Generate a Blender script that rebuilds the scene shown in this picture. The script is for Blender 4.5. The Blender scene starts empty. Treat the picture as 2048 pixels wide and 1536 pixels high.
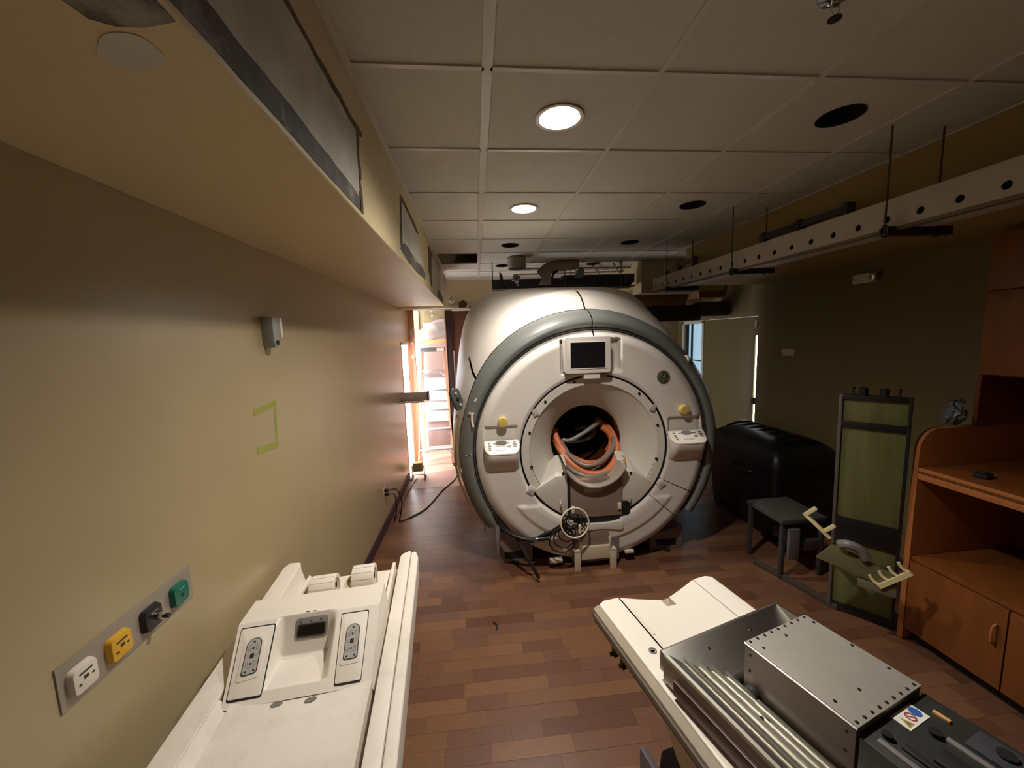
import bpy, bmesh, math, random
from mathutils import Matrix, Vector
random.seed(7)
SC = bpy.context.scene
COL = SC.collection
PI = math.pi

# ------------------------------------------------------------------ camera
def make_camera():
    pitch, yaw, roll = math.radians(6.84), math.radians(5.2), math.radians(1.9)
    fw = Vector((math.sin(yaw)*math.cos(pitch), math.cos(yaw)*math.cos(pitch), -math.sin(pitch)))
    rt = Vector((math.cos(yaw), -math.sin(yaw), 0))
    up = rt.cross(fw)
    rt2 = rt*math.cos(roll) - up*math.sin(roll)
    up2 = up*math.cos(roll) + rt*math.sin(roll)
    cd = bpy.data.cameras.new('camera')
    cd.sensor_width = 36.0
    cd.lens = 770.0/2048.0*36.0
    cd.clip_start = 0.02
    cam = bpy.data.objects.new('camera', cd)
    m = Matrix((rt2, up2, -fw)).transposed().to_4x4()
    m.translation = (0, 0, 1.97)
    cam.matrix_world = m
    COL.objects.link(cam)
    SC.camera = cam
make_camera()

# ------------------------------------------------------------------ world, daylight, exposure
LAMP_WATTS = 140.0
LAMP_FACE = 14.0
LAMP_COLOR = (1.0, 0.955, 0.88)
SKY_STRENGTH = 15.0
w = bpy.data.worlds.new('sky'); SC.world = w; w.use_nodes = True
bg = w.node_tree.nodes['Background']
bg.inputs[0].default_value = (0.93, 0.95, 1.0, 1)
bg.inputs[1].default_value = SKY_STRENGTH
vs = SC.view_settings
vs.view_transform = 'Standard'; vs.look = 'None'; vs.gamma = 1.0; vs.exposure = 0.15
vs.use_curve_mapping = False
sun = bpy.data.lights.new('sun', 'SUN'); sun.energy = 6.0; sun.angle = math.radians(3); sun.color = (1.0, 0.95, 0.88)
so = bpy.data.objects.new('sun', sun); so.rotation_euler = Vector((0.62, 0.22, -0.75)).to_track_quat('-Z', 'Y').to_euler(); so.location = (-4, 5, 5); COL.objects.link(so)
def portal(name, loc, rot, sx, sy):
    l = bpy.data.lights.new(name, 'AREA'); l.shape = 'RECTANGLE'; l.size = sx; l.size_y = sy
    l.cycles.is_portal = True
    o = bpy.data.objects.new(name, l); o.location = loc; o.rotation_euler = rot; COL.objects.link(o)
portal('daylight_portal_doorway', (-1.10, 5.8, 1.0), (0, -PI/2, 0), 2.0, 0.62)
portal('daylight_portal_passage', (-1.10, 6.85, 1.3), (0, -PI/2, 0), 2.6, 1.0)

# ------------------------------------------------------------------ materials
def lin(c):
    return tuple(((v/255.0)/12.92 if v/255.0 <= 0.04045 else (((v/255.0)+0.055)/1.055)**2.4) for v in c)
MATS = {}
def mat(name, rgb, rough=0.5, metal=0.0, var=0.0, vscale=6.0, bump=0.0, bscale=60.0, spec=0.5, stretch=None, dirt=None, dscale=3.0, damt=0.35, coat=0.0, trans=0.0, alpha=1.0):
    if name in MATS: return MATS[name]
    m = bpy.data.materials.new(name); m.use_nodes = True
    nt = m.node_tree; N = nt.nodes; L = nt.links
    b = N['Principled BSDF']
    c = lin(rgb)
    b.inputs['Base Color'].default_value = (*c, 1)
    b.inputs['Roughness'].default_value = rough
    b.inputs['Metallic'].default_value = metal
    b.inputs['Specular IOR Level'].default_value = spec
    b.inputs['Coat Weight'].default_value = coat
    b.inputs['Transmission Weight'].default_value = trans
    b.inputs['Alpha'].default_value = alpha
    m.diffuse_color = (*c, 1)
    geo = N.new('ShaderNodeNewGeometry')
    vec = geo.outputs['Position']
    if stretch:
        mp = N.new('ShaderNodeMapping'); mp.inputs['Scale'].default_value = stretch
        L.new(vec, mp.inputs['Vector']); vec = mp.outputs['Vector']
    last = None
    if var > 0:
        n = N.new('ShaderNodeTexNoise'); n.inputs['Scale'].default_value = vscale; n.inputs['Detail'].default_value = 5
        L.new(vec, n.inputs['Vector'])
        r = N.new('ShaderNodeMapRange'); r.inputs['From Min'].default_value = 0.3; r.inputs['From Max'].default_value = 0.7
        r.inputs['To Min'].default_value = 1-var; r.inputs['To Max'].default_value = 1+var
        L.new(n.outputs['Fac'], r.inputs['Value'])
        mx = N.new('ShaderNodeMix'); mx.data_type = 'RGBA'; mx.blend_type = 'MULTIPLY'; mx.inputs['Factor'].default_value = 1
        mx.inputs['A'].default_value = (*c, 1); L.new(r.outputs['Result'], mx.inputs['B'])
        last = mx.outputs['Result']
    if dirt:
        n2 = N.new('ShaderNodeTexNoise'); n2.inputs['Scale'].default_value = dscale; n2.inputs['Detail'].default_value = 8; n2.inputs['Roughness'].default_value = 0.7
        L.new(geo.outputs['Position'], n2.inputs['Vector'])
        r2 = N.new('ShaderNodeMapRange'); r2.inputs['From Min'].default_value = 0.52; r2.inputs['From Max'].default_value = 0.72
        r2.inputs['To Min'].default_value = 0; r2.inputs['To Max'].default_value = damt
        L.new(n2.outputs['Fac'], r2.inputs['Value'])
        m2 = N.new('ShaderNodeMix'); m2.data_type = 'RGBA'; m2.inputs['B'].default_value = (*lin(dirt), 1)
        if last is not None: L.new(last, m2.inputs['A'])
        else: m2.inputs['A'].default_value = (*c, 1)
        L.new(r2.outputs['Result'], m2.inputs['Factor'])
        last = m2.outputs['Result']
    if last is not None: L.new(last, b.inputs['Base Color'])
    if bump > 0:
        n3 = N.new('ShaderNodeTexNoise'); n3.inputs['Scale'].default_value = bscale; n3.inputs['Detail'].default_value = 3
        L.new(vec, n3.inputs['Vector'])
        bp = N.new('ShaderNodeBump'); bp.inputs['Strength'].default_value = bump; bp.inputs['Distance'].default_value = 0.004
        L.new(n3.outputs['Fac'], bp.inputs['Height']); L.new(bp.outputs['Normal'], b.inputs['Normal'])
    MATS[name] = m
    return m
def emit(name, rgb, s):
    if name in MATS: return MATS[name]
    m = bpy.data.materials.new(name); m.use_nodes = True
    b = m.node_tree.nodes['Principled BSDF']
    b.inputs['Base Color'].default_value = (0.8, 0.8, 0.8, 1)
    b.inputs['Emission Color'].default_value = (*lin(rgb), 1)
    b.inputs['Emission Strength'].default_value = s
    MATS[name] = m
    return m

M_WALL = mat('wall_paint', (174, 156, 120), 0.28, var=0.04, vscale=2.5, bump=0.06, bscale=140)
M_WALLR = mat('wall_olive_dimmed', (116, 103, 66), 0.5, var=0.04, vscale=2.5, bump=0.25, bscale=140)  # olive tone, darkened to stand in for the weak light on this wall
M_BULK = mat('bulkhead_paint', (156, 128, 72), 0.6, var=0.05, vscale=2.0, bump=0.2, bscale=120)
M_SOFFIT = mat('soffit_paint', (204, 186, 144), 0.5, var=0.03, vscale=2.0, bump=0.2, bscale=120)
M_GYP = mat('bare_gypsum', (198, 194, 184), 0.85, var=0.12, vscale=9, bump=0.4, bscale=50, dirt=(214, 210, 200), dscale=4, damt=0.5)
M_TORN = mat('torn_grey_board', (84, 80, 74), 0.75, var=0.3, vscale=14, bump=0.6, bscale=40, dirt=(205, 200, 190), dscale=5, damt=0.5)
M_PAPER = mat('torn_paper_edge', (92, 78, 56), 0.9, var=0.3, vscale=30, bump=0.6, bscale=90)
M_SPACKLE = mat('white_spackle', (196, 190, 178), 0.8, var=0.04, vscale=20)
M_TILE = mat('ceiling_tile', (196, 191, 178), 0.85, var=0.03, vscale=30, bump=0.35, bscale=220)
M_TBAR = mat('ceiling_grid_white', (200, 195, 182), 0.28, var=0.02)
M_DARK = mat('dark_void', (14, 13, 13), 0.9)
M_BLACKP = mat('black_plastic', (20, 20, 21), 0.42, var=0.2, vscale=10)
M_BASE = mat('rubber_base', (58, 38, 46), 0.5)
M_WHITE = mat('scanner_white', (218, 209, 200), 0.42, var=0.015, vscale=3, bump=0.05, bscale=300)
M_WHITE2 = mat('scanner_flare_white', (214, 206, 194), 0.36, var=0.02, vscale=3)
M_SGREY = mat('scanner_grey', (110, 111, 107), 0.4, var=0.03, vscale=4)
M_SGREY2 = mat('scanner_gasket', (62, 62, 60), 0.5)
M_GROOVE = mat('groove_black', (18, 16, 15), 0.7)
M_BROWNP = mat('bridge_brown', (138, 116, 104), 0.45, var=0.05, vscale=8)
M_CREAM = mat('cream_plastic', (212, 196, 170), 0.45, var=0.03)
M_PED = mat('pedestal_grey', (128, 112, 110), 0.55, var=0.06)
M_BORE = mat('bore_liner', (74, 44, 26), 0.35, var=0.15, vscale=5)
M_SCREEN = mat('screen_glass', (24, 24, 26), 0.18, var=0.15, vscale=12)
M_KEY = mat('key_grey', (120, 114, 110), 0.5)
M_YELLOW = mat('yellow_plastic', (205, 180, 96), 0.45, var=0.05, vscale=30)
M_GREEN = mat('logo_dark', (50, 50, 40), 0.35)
M_LOGO2 = mat('logo_grey', (120, 116, 98), 0.35)
M_ORANGE = mat('orange_hose', (226, 128, 80), 0.42, var=0.06, vscale=10)
M_GHOSE = mat('grey_hose', (140, 132, 124), 0.32, var=0.06, vscale=12)
M_CABLE = mat('black_cable', (22, 21, 20), 0.45)
M_WCABLE = mat('white_cable', (214, 204, 176), 0.45)
M_TABLE = mat('table_white', (232, 222, 208), 0.42, var=0.02, vscale=5, dirt=(150, 136, 118), dscale=2.6, damt=0.32)
M_TABLEC = mat('table_clean_white', (232, 222, 208), 0.4, var=0.015, vscale=5)
M_TGREY = mat('connector_grey', (172, 168, 162), 0.4)
M_TDARK = mat('connector_dark', (58, 56, 54), 0.4)
M_LCD = mat('lcd_dark', (36, 30, 22), 0.25, var=0.5, vscale=22)
M_STEEL = mat('brushed_steel', (176, 172, 164), 0.34, 1.0, var=0.05, vscale=20, bump=0.05, bscale=60, stretch=(4, 60, 4))
M_ALU = mat('aluminium', (176, 172, 162), 0.36, 1.0, var=0.05, vscale=9)
M_BOXTOP = mat('box_sheet_metal', (164, 158, 148), 0.45, 0.25, var=0.03, vscale=20)
M_SCREW = mat('screw_dark', (62, 58, 52), 0.4, 0.7)
M_EQBLK = mat('dark_equipment', (48, 47, 44), 0.5, 0.2, var=0.25, vscale=9)
M_WOOD = mat('maple_laminate', (126, 72, 30), 0.42, var=0.12, vscale=5, stretch=(3, 3, 0.6), bump=0.06, bscale=40)  # maple darkened; part of the right side's dimness sits in the colour
M_WOODE = mat('maple_edge', (176, 108, 58), 0.45, var=0.08, vscale=7, stretch=(4, 4, 0.6))
M_WOODD = mat('maple_back', (112, 52, 26), 0.5, var=0.15, vscale=6, stretch=(3, 3, 0.6))
M_TOE = mat('toe_kick', (30, 22, 20), 0.7)
M_GRNGLASS = mat('green_panel', (106, 106, 62), 0.4, var=0.25, vscale=4.5, stretch=(3, 3, 0.15))
M_FRAMEB = mat('panel_frame_black', (26, 25, 25), 0.4)
M_FRAMEG = mat('panel_frame_highlight', (120, 118, 114), 0.4, 0.6)  # highlight along the left frame side, put into the colour as grey
M_BRACK = mat('cream_bracket', (226, 210, 160), 0.5)
M_RACE = mat('raceway_paint', (176, 166, 152), 0.5, var=0.05, vscale=4, dirt=(120, 108, 92), dscale=2.5, damt=0.25)
M_DKSTEEL = mat('dark_strut', (44, 44, 42), 0.5, 0.3, var=0.2, vscale=8)
M_DKSTEEL2 = mat('slate_trough', (62, 62, 66), 0.55, 0.2, var=0.12, vscale=6)
M_ROD = mat('threaded_rod', (84, 70, 50), 0.5, 0.5)
M_BRDOOR = mat('brown_door', (92, 52, 34), 0.45, var=0.1, vscale=5, stretch=(3, 3, 0.5))
M_STUD = mat('pine_stud', (196, 140, 108), 0.6, var=0.1, vscale=8, stretch=(4, 4, 0.4))
M_JAMB = mat('jamb_white', (222, 214, 198), 0.5, var=0.03)
M_INSUL = mat('old_plaster', (128, 116, 86), 0.9, var=0.2, vscale=9, bump=0.6, bscale=30)
M_SHEET = mat('white_sheet', (176, 170, 166), 0.7, var=0.05, vscale=5)
M_MAUVE = mat('mauve_board', (124, 102, 94), 0.7, var=0.08, vscale=4)
M_TAN = mat('tan_board', (212, 160, 96), 0.6, var=0.08)
M_ALUL = mat('ladder_fibreglass', (196, 140, 112), 0.45, var=0.03)
M_ALUS = mat('ladder_step', (160, 160, 160), 0.35, 0.5, var=0.03)
M_BLUEGL = mat('frosted_pane', (60, 73, 79), 0.35, trans=0.9)
M_BRICK = mat('brown_ledge', (124, 88, 52), 0.7, var=0.2, vscale=6)
M_TAPE = mat('green_tape', (150, 154, 72), 0.7, var=0.05, vscale=20)
M_PLASTW = mat('white_plastic', (222, 212, 196), 0.45)
M_BOXGREY = mat('grey_blue_box', (148, 152, 148), 0.5)
M_PLATE = mat('outlet_plate_steel', (168, 156, 142), 0.42, 0.35, var=0.06, vscale=10)
M_OY = mat('outlet_yellow', (216, 166, 44), 0.45)
M_OB = mat('outlet_black', (28, 26, 30), 0.35)
M_OG = mat('outlet_green', (20, 104, 84), 0.35)
M_SLOT = mat('slot_dark', (60, 48, 34), 0.6)
M_CHROME = mat('chrome', (200, 196, 200), 0.18, 1.0)
M_LAMPY = mat('worklight_yellow', (196, 166, 62), 0.45)
M_PIPE = mat('pipe_mauve', (176, 160, 148), 0.4)
M_DUCT = mat('duct_fabric', (150, 134, 110), 0.7, var=0.1)
M_STICK = mat('sticker_white', (232, 228, 218), 0.5)
M_SBLUE = mat('sticker_blue', (46, 96, 170), 0.5)
M_SRED = mat('sticker_red', (160, 72, 72), 0.5)
M_SYEL = mat('sticker_yellow', (186, 150, 60), 0.5)

# ------------------------------------------------------------------ mesh helpers
class MB:
    def __init__(s): s.v = []; s.f = []; s.m = []
    def add(s, verts, faces, mi=0):
        k = len(s.v); s.v += [tuple(p) for p in verts]
        for f in faces: s.f.append(tuple(i+k for i in f)); s.m.append(mi)
        return s
    def box(s, x0, x1, y0, y1, z0, z1, mi=0):
        v = [(x0,y0,z0),(x1,y0,z0),(x1,y1,z0),(x0,y1,z0),(x0,y0,z1),(x1,y0,z1),(x1,y1,z1),(x0,y1,z1)]
        return s.add(v, [(0,3,2,1),(4,5,6,7),(0,1,5,4),(1,2,6,5),(2,3,7,6),(3,0,4,7)], mi)
    def prism(s, poly, axis, a, b, mi=0, poly2=None):
        """poly: 2D outline; axis 'x','y','z' = extrusion direction from a to b; poly2 = outline at b"""
        n = len(poly); q = poly2 or poly
        def P(p, t):
            return {'x': (t,p[0],p[1]), 'y': (p[0],t,p[1]), 'z': (p[0],p[1],t)}[axis]
        v = [P(p,a) for p in poly] + [P(p,b) for p in q]
        f = [tuple(range(n)), tuple(range(2*n-1, n-1, -1))]
        for i in range(n): f.append((i, (i+1)%n, n+(i+1)%n, n+i))
        return s.add(v, f, mi)
    def tube(s, pts, r, seg=10, mi=0, closed=False, cap=True):
        P = [Vector(p) for p in pts]; n = len(P); rs = r if isinstance(r, (list,tuple)) else [r]*n
        k = len(s.v); ref = None
        for i in range(n):
            if closed: t = P[(i+1)%n]-P[i-1]
            else: t = P[min(i+1,n-1)]-P[max(i-1,0)]
            if t.length < 1e-9: t = Vector((0,0,1))
            t.normalize()
            if ref is None:
                ref = t.orthogonal().normalized()
            else:
                ref = ref - t*ref.dot(t)
                ref = ref.normalized() if ref.length > 1e-6 else t.orthogonal().normalized()
            bn = t.cross(ref)
            for j in range(seg):
                a = 2*PI*j/seg
                s.v.append(tuple(P[i] + (ref*math.cos(a)+bn*math.sin(a))*rs[i]))
        lim = n if closed else n-1
        for i in range(lim):
            for j in range(seg):
                i2 = (i+1) % n
                s.f.append((k+i*seg+j, k+i*seg+(j+1)%seg, k+i2*seg+(j+1)%seg, k+i2*seg+j)); s.m.append(mi)
        if cap and not closed:
            s.f.append(tuple(k+j for j in range(seg-1,-1,-1))); s.m.append(mi)
            s.f.append(tuple(k+(n-1)*seg+j for j in range(seg))); s.m.append(mi)
        return s
    def grid(s, rows, closed=False, mi=0):
        k = len(s.v); n = len(rows); m = len(rows[0])
        for r in rows: s.v += [tuple(p) for p in r]
        for i in range(n-1):
            for j in range(m if closed else m-1):
                j2 = (j+1) % m
                s.f.append((k+i*m+j, k+i*m+j2, k+(i+1)*m+j2, k+(i+1)*m+j)); s.m.append(mi)
        return s
    def lathe_y(s, prof, cx, cz, seg=96, a0=0.0, a1=360.0, mi=0):
        """prof: (r, y) pairs, revolved about the Y axis through (cx, cz)"""
        full = abs(a1-a0) >= 359.99
        na = seg if full else seg+1
        rows = []
        for r, y in prof:
            rows.append([(cx+r*math.cos(math.radians(a0+(a1-a0)*j/seg)), y, cz+r*math.sin(math.radians(a0+(a1-a0)*j/seg))) for j in range(na)])
        return s.grid(rows, closed=full, mi=mi)
    def lathe_z(s, prof, cx, cy, seg=32, mi=0, cap=True):
        rows = [[(cx+r*math.cos(2*PI*j/seg), cy+r*math.sin(2*PI*j/seg), z) for j in range(seg)] for r, z in prof]
        k = len(s.v); s.grid(rows, closed=True, mi=mi)
        if cap:
            s.f.append(tuple(k+j for j in range(seg-1,-1,-1))); s.m.append(mi)
            e = k+(len(rows)-1)*seg
            s.f.append(tuple(e+j for j in range(seg))); s.m.append(mi)
        return s
    def cyl_y(s, cx, cz, r, y0, y1, seg=20, mi=0):
        return s.prism([(cx+r*math.cos(2*PI*j/seg), cz+r*math.sin(2*PI*j/seg)) for j in range(seg)], 'y', y0, y1, mi)
    def cyl_z(s, cx, cy, r, z0, z1, seg=20, mi=0):
        return s.prism([(cx+r*math.cos(2*PI*j/seg), cy+r*math.sin(2*PI*j/seg)) for j in range(seg)], 'z', z0, z1, mi)
    def cyl_x(s, cy, cz, r, x0, x1, seg=20, mi=0):
        return s.prism([(cy+r*math.cos(2*PI*j/seg), cz+r*math.sin(2*PI*j/seg)) for j in range(seg)], 'x', x0, x1, mi)
    def xf(s, M):
        s.v = [tuple(M @ Vector(p)) for p in s.v]; return s
    def build(s, name, mats, parent=None, bevel=0.0, bseg=2, smooth=False, angle=35, kind=None, label=None):
        me = bpy.data.meshes.new(name)
        me.from_pydata(s.v, [], s.f)
        if not isinstance(mats, (list, tuple)): mats = [mats]
        for m in mats: me.materials.append(m)
        for p, mi in zip(me.polygons, s.m): p.material_index = mi
        bm = bmesh.new(); bm.from_mesh(me)
        bmesh.ops.recalc_face_normals(bm, faces=bm.faces)
        if bevel > 0:
            ed = [e for e in bm.edges if len(e.link_faces) == 2 and e.calc_face_angle(0) > math.radians(25)]
            bmesh.ops.bevel(bm, geom=ed, offset=bevel, segments=bseg, profile=0.6, affect='EDGES', clamp_overlap=True)
        bm.to_mesh(me); bm.free()
        if smooth or bevel > 0:
            for p in me.polygons: p.use_smooth = True
            me.set_sharp_from_angle(angle=math.radians(angle))
        o = bpy.data.objects.new(name, me); COL.objects.link(o)
        if parent is not None: o.parent = parent
        if kind: o['kind'] = kind
        if label: o['label'] = label
        return o

def rrect(x0, x1, y0, y1, r, n=5):
    pts = []
    for cx, cy, a in ((x1-r,y1-r,0),(x0+r,y1-r,90),(x0+r,y0+r,180),(x1-r,y0+r,270)):
        for i in range(n+1):
            t = math.radians(a+90*i/n); pts.append((cx+r*math.cos(t), cy+r*math.sin(t)))
    return pts
def circ(cx, cy, r, n=20):
    return [(cx+r*math.cos(2*PI*j/n), cy+r*math.sin(2*PI*j/n)) for j in range(n)]
def spline(pts, n=8, closed=False):
    P = [Vector(p) for p in pts]; out = []; k = len(P)
    for i in range(k if closed else k-1):
        if closed: a,b,c,d = P[i-1],P[i],P[(i+1)%k],P[(i+2)%k]
        else: a,b,c,d = P[max(i-1,0)],P[i],P[i+1],P[min(i+2,k-1)]
        for j in range(n):
            t = j/n
            out.append(0.5*((2*b)+(c-a)*t+(2*a-5*b+4*c-d)*t*t+(3*b-a-3*c+d)*t*t*t))
    if not closed: out.append(P[-1])
    return out
def thing(name, label, cat, loc=(0,0,0), rz=0.0, group=None):
    o = bpy.data.objects.new(name, None); COL.objects.link(o)
    o.empty_display_size = 0.1
    o.location = loc; o.rotation_euler = (0, 0, rz)
    o['label'] = label; o['category'] = cat
    if group: o['group'] = group
    return o
def tag(o, label, cat, group=None):
    o['label'] = label; o['category'] = cat
    if group: o['group'] = group
    return o
def struct(o, label=None):
    o['kind'] = 'structure'
    if label: o['label'] = label
    return o
# ------------------------------------------------------------------ ROOM SHELL
XL, XR, YF, YB, ZC, ZT = -1.03, 3.35, 6.15, -1.2, 2.92, 3.4
# left wall with the daylight doorway at its far end
b = MB(); b.box(XL-0.1, XL, YB, 5.45, 0, ZT); b.box(XL-0.1, XL, 5.45, YF+0.1, 1.96, ZT)
wl = struct(b.build('wall_left', M_WALL))
b = MB(); b.box(XL-0.1, XL+0.004, 5.47, 5.52, 0, 1.96); b.box(XL-0.08, XL-0.012, 6.06, 6.14, 0, 1.96); b.box(XL-0.1, XL+0.004, 5.45, 6.15, 1.92, 1.96)
struct(b.build('trim_1', M_JAMB, bevel=0.004), 'white jamb of the daylight doorway')
b = MB(); b.box(XL-0.016, XL-0.002, 5.525, 5.555, 0, 1.9)
struct(b.build('trim_2', M_TAN), 'tan edge of the doorway')
# right wall: door leaf with a light gap, framed opening with a frosted pane
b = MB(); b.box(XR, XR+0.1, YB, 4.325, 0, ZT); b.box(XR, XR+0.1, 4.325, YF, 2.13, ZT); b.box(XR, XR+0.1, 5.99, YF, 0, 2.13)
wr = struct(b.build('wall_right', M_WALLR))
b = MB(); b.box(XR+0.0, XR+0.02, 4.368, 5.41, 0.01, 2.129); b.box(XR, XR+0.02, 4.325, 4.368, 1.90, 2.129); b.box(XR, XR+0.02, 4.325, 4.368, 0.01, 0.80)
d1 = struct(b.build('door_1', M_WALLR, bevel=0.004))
b = MB(); b.box(XR-0.02, XR+0.02, 4.33, 4.365, 1.07, 1.15); b.build('hinge', M_DKSTEEL, d1)
b = MB(); b.box(XR-0.015, XR+0.02, 4.33, 4.36, 2.0, 2.08); b.build('closer', M_PLASTW, d1)
b = MB(); b.box(XR-0.012, XR+0.09, 5.41, 5.455, 0, 2.13); b.box(XR-0.012, XR+0.09, 5.95, 5.99, 0, 2.13); b.box(XR-0.012, XR+0.09, 5.41, 5.99, 2.09, 2.135)
struct(b.build('trim_3', M_JAMB, bevel=0.004), 'white frame beside the dark door')
b = MB(); b.box(XR+0.05, XR+0.06, 5.455, 5.95, 0, 2.09)
win = struct(b.build('window_1', M_BLUEGL))
b = MB(); b.box(XR+0.03, XR+0.05, 5.78, 5.81, 0, 2.09); b.box(XR+0.03, XR+0.05, 5.90, 5.95, 0, 2.09); b.box(XR+0.03,XR+0.05,5.455,5.78,1.52,1.535)
b.build('mullion', M_DKSTEEL, win)
# far wall, passage behind it
b = MB(); b.box(0.1, XR, YF, YF+0.1, 0, ZT); b.box(XL-0.1, 0.1, YF, YF+0.1, 2.44, ZT)
struct(b.build('wall_far', M_WALL))
b = MB(); b.box(XL-0.1, XR, YB-0.1, YB, 0, ZT)
struct(b.build('wall_near', M_WALL))
b = MB(); b.box(XL-0.2, XR+0.2, YB-0.2, 7.6, ZT, ZT+0.1)
struct(b.build('wall_roof_deck', M_DARK))
b = MB(); b.box(-1.1, 0.5, 7.35, 7.45, 0, ZT); b.box(0.4, 0.5, YF+0.1, 7.35, 0, ZT); b.box(-1.1,0.4,YF+0.1,7.35,2.75,2.8)
struct(b.build('wall_passage', M_MAUVE))
# far-right boxed-out upper wall and right bulkhead
b = MB(); b.box(2.45, XR, YB, 4.35, 2.50, ZC)
struct(b.build('wall_bulkhead_right', M_BULK))
b = MB(); b.box(2.2, XR, 4.98, YF, 2.5, ZC)
struct(b.build('wall_boxout_far', M_WALL))
b = MB(); b.box(2.0, 3.0, 5.3, 5.9, 2.3, 2.5); b.box(3.0, XR, 4.98, 5.6, 2.42, 2.5)
struct(b.build('trim_4', M_BRICK), 'brown ledge under the far right wall')
# left soffit
b = MB(); b.box(XL, -0.405, YB, 5.56, 2.44, ZC)
sof = struct(b.build('wall_soffit_left', M_SOFFIT, bevel=0.003, bseg=1))
def rough_line(y0, z0, y1, z1, n, amp):
    return [(y0+(y1-y0)*i/n, z0+(z1-z0)*i/n + random.uniform(-amp, amp)) for i in range(n+1)]
def patch(name, poly, x1, m):
    MB().prism(poly, 'x', -0.4052, x1, 0).build(name, m, sof)
# first big patch: bare gypsum above a dark torn strip
low = rough_line(-1.0, 2.455, 1.575, 2.456, 40, 0.002); mid = rough_line(-1.0, 2.535, 1.50, 2.515, 40, 0.004); top = rough_line(-1.0, 2.75, 1.56, 2.748, 44, 0.006)
patch('torn_strip', low + [(1.578, 2.50)] + mid[::-1], -0.4035, M_TORN)
patch('bare_board', mid + [(1.55, 2.53), (1.552, 2.60), (1.556, 2.68), (1.565, 2.745)] + top[::-1], -0.4025, M_GYP)
tops = rough_line(-1.0, 2.776, 1.64, 2.772, 44, 0.006)
patch('torn_paper', top + [(1.60, 2.745), (1.64, 2.76)] + tops[::-1], -0.4015, M_PAPER)
patch('torn_paper', [(1.548,2.46),(1.552,2.53),(1.556,2.6),(1.552,2.68),(1.562,2.745),(1.60,2.75),(1.585,2.70),(1.572,2.66),(1.588,2.62),(1.582,2.585),(1.568,2.57),(1.584,2.53),(1.576,2.455)], -0.4010, M_PAPER)
# second patch
patch('bare_board', [(2.40,2.54),(2.46,2.80),(2.6,2.805),(2.8,2.79),(3.05,2.775),(3.2,2.74),(3.42,2.58),(3.2,2.58),(2.8,2.56)], -0.4025, M_GYP)
patch('torn_paper', [(2.35,2.52),(2.43,2.83),(2.5,2.84),(2.7,2.83),(3.0,2.82),(3.16,2.79),(3.05,2.775),(2.8,2.79),(2.6,2.80),(2.465,2.80),(2.40,2.53)], -0.4015, M_PAPER)
patch('torn_strip', [(2.33,2.50),(2.6,2.475),(3.0,2.47),(3.42,2.49),(3.46,2.55),(3.2,2.56),(2.9,2.545),(2.6,2.57),(2.45,2.56)], -0.402, M_TORN)
# third and fourth patches near the far end
patch('bare_board', [(3.95,2.52),(4.05,2.80),(4.45,2.78),(4.6,2.55)], -0.4025, M_GYP)
patch('torn_paper', [(3.75,2.62),(3.82,2.86),(3.95,2.87),(4.2,2.84),(4.05,2.80),(3.97,2.60),(4.0,2.50),(3.9,2.49)], -0.4015, M_PAPER)
patch('torn_strip', [(4.5,2.47),(4.6,2.56),(5.2,2.53),(5.3,2.46)], -0.402, M_TORN)
patch('bare_board', [(4.75,2.57),(4.8,2.84),(5.45,2.82),(5.4,2.55)], -0.4025, M_GYP)
# underside: dark torn corner and a spackled oval
MB().prism([(-0.41,-0.6),(-0.41,0.655),(-0.46,0.668),(-0.50,0.668),(-0.525,0.655),(-0.535,0.60),(-0.53,-0.6)], 'z', 2.4375, 2.4402).build('torn_strip', M_TORN, sof)
MB().prism([(-0.525+0.048*math.cos(t)*(1+0.1*math.sin(3*t))-0.02*math.sin(t), 0.722+0.042*math.sin(t)) for t in [2*PI*i/28 for i in range(28)]], 'z', 2.4385, 2.4402).build('spackle_patch', M_SPACKLE, sof)
# header strip at the end of the soffit
b = MB(); b.box(XL, -0.08, 5.50, 5.57, 2.405, 2.44)
struct(b.build('trim_5', M_JAMB, bevel=0.004), 'white header strip above the ladder')
# baseboards
b = MB(); b.prism([(XL,0),(XL+0.016,0),(XL+0.016,0.09),(XL+0.010,0.10),(XL,0.10)], 'y', YB, 5.44); struct(b.build('baseboard_left', M_BASE))
b = MB(); b.prism([(XR,0),(XR-0.012,0),(XR-0.012,0.09),(XR,0.10)], 'y', 2.1, 4.3); struct(b.build('baseboard_right', M_BASE))

# ------------------------------------------------------------------ FLOOR: vinyl planks running across the room
b = MB(); b.box(XL-0.6, XR+0.1, YB-0.1, 7.5, -0.12, -0.004)
floor = struct(b.build('floor', mat('floor_screed', (92, 60, 44), 0.7)))
shades = [(114,78,57),(107,71,52),(120,83,58),(98,64,47),(127,88,62),(111,76,59)]
PM = [mat('plank_%d' % i, c, 0.32, var=0.10, vscale=9, stretch=(1.2, 14, 1), bump=0.05, bscale=14, spec=0.45) for i, c in enumerate(shades)]
pm = bpy.data.meshes.new('plank')
pm.from_pydata([(0,0,0),(1,0,0),(1,1,0),(0,1,0),(0,0,1),(1,0,1),(1,1,1),(0,1,1)], [], [(0,3,2,1),(4,5,6,7),(0,1,5,4),(1,2,6,5),(2,3,7,6),(3,0,4,7)])
pm.materials.append(PM[0])
rng = random.Random(21)
planks = []
PW = 0.087; y = YB
while y < 5.06:
    x = XL + rng.uniform(-0.3, 0)
    while x < XR:
        l = rng.choice((0.16, 0.22, 0.26, 0.32, 0.40, 0.48))
        planks.append((max(x, XL), min(x+l, XR), y, min(y+PW, 5.06), rng.choice((0,0,1,1,2,2,3,4,5,5)), rng.uniform(0, 0.0007)))
        x += l
    y += PW
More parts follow.
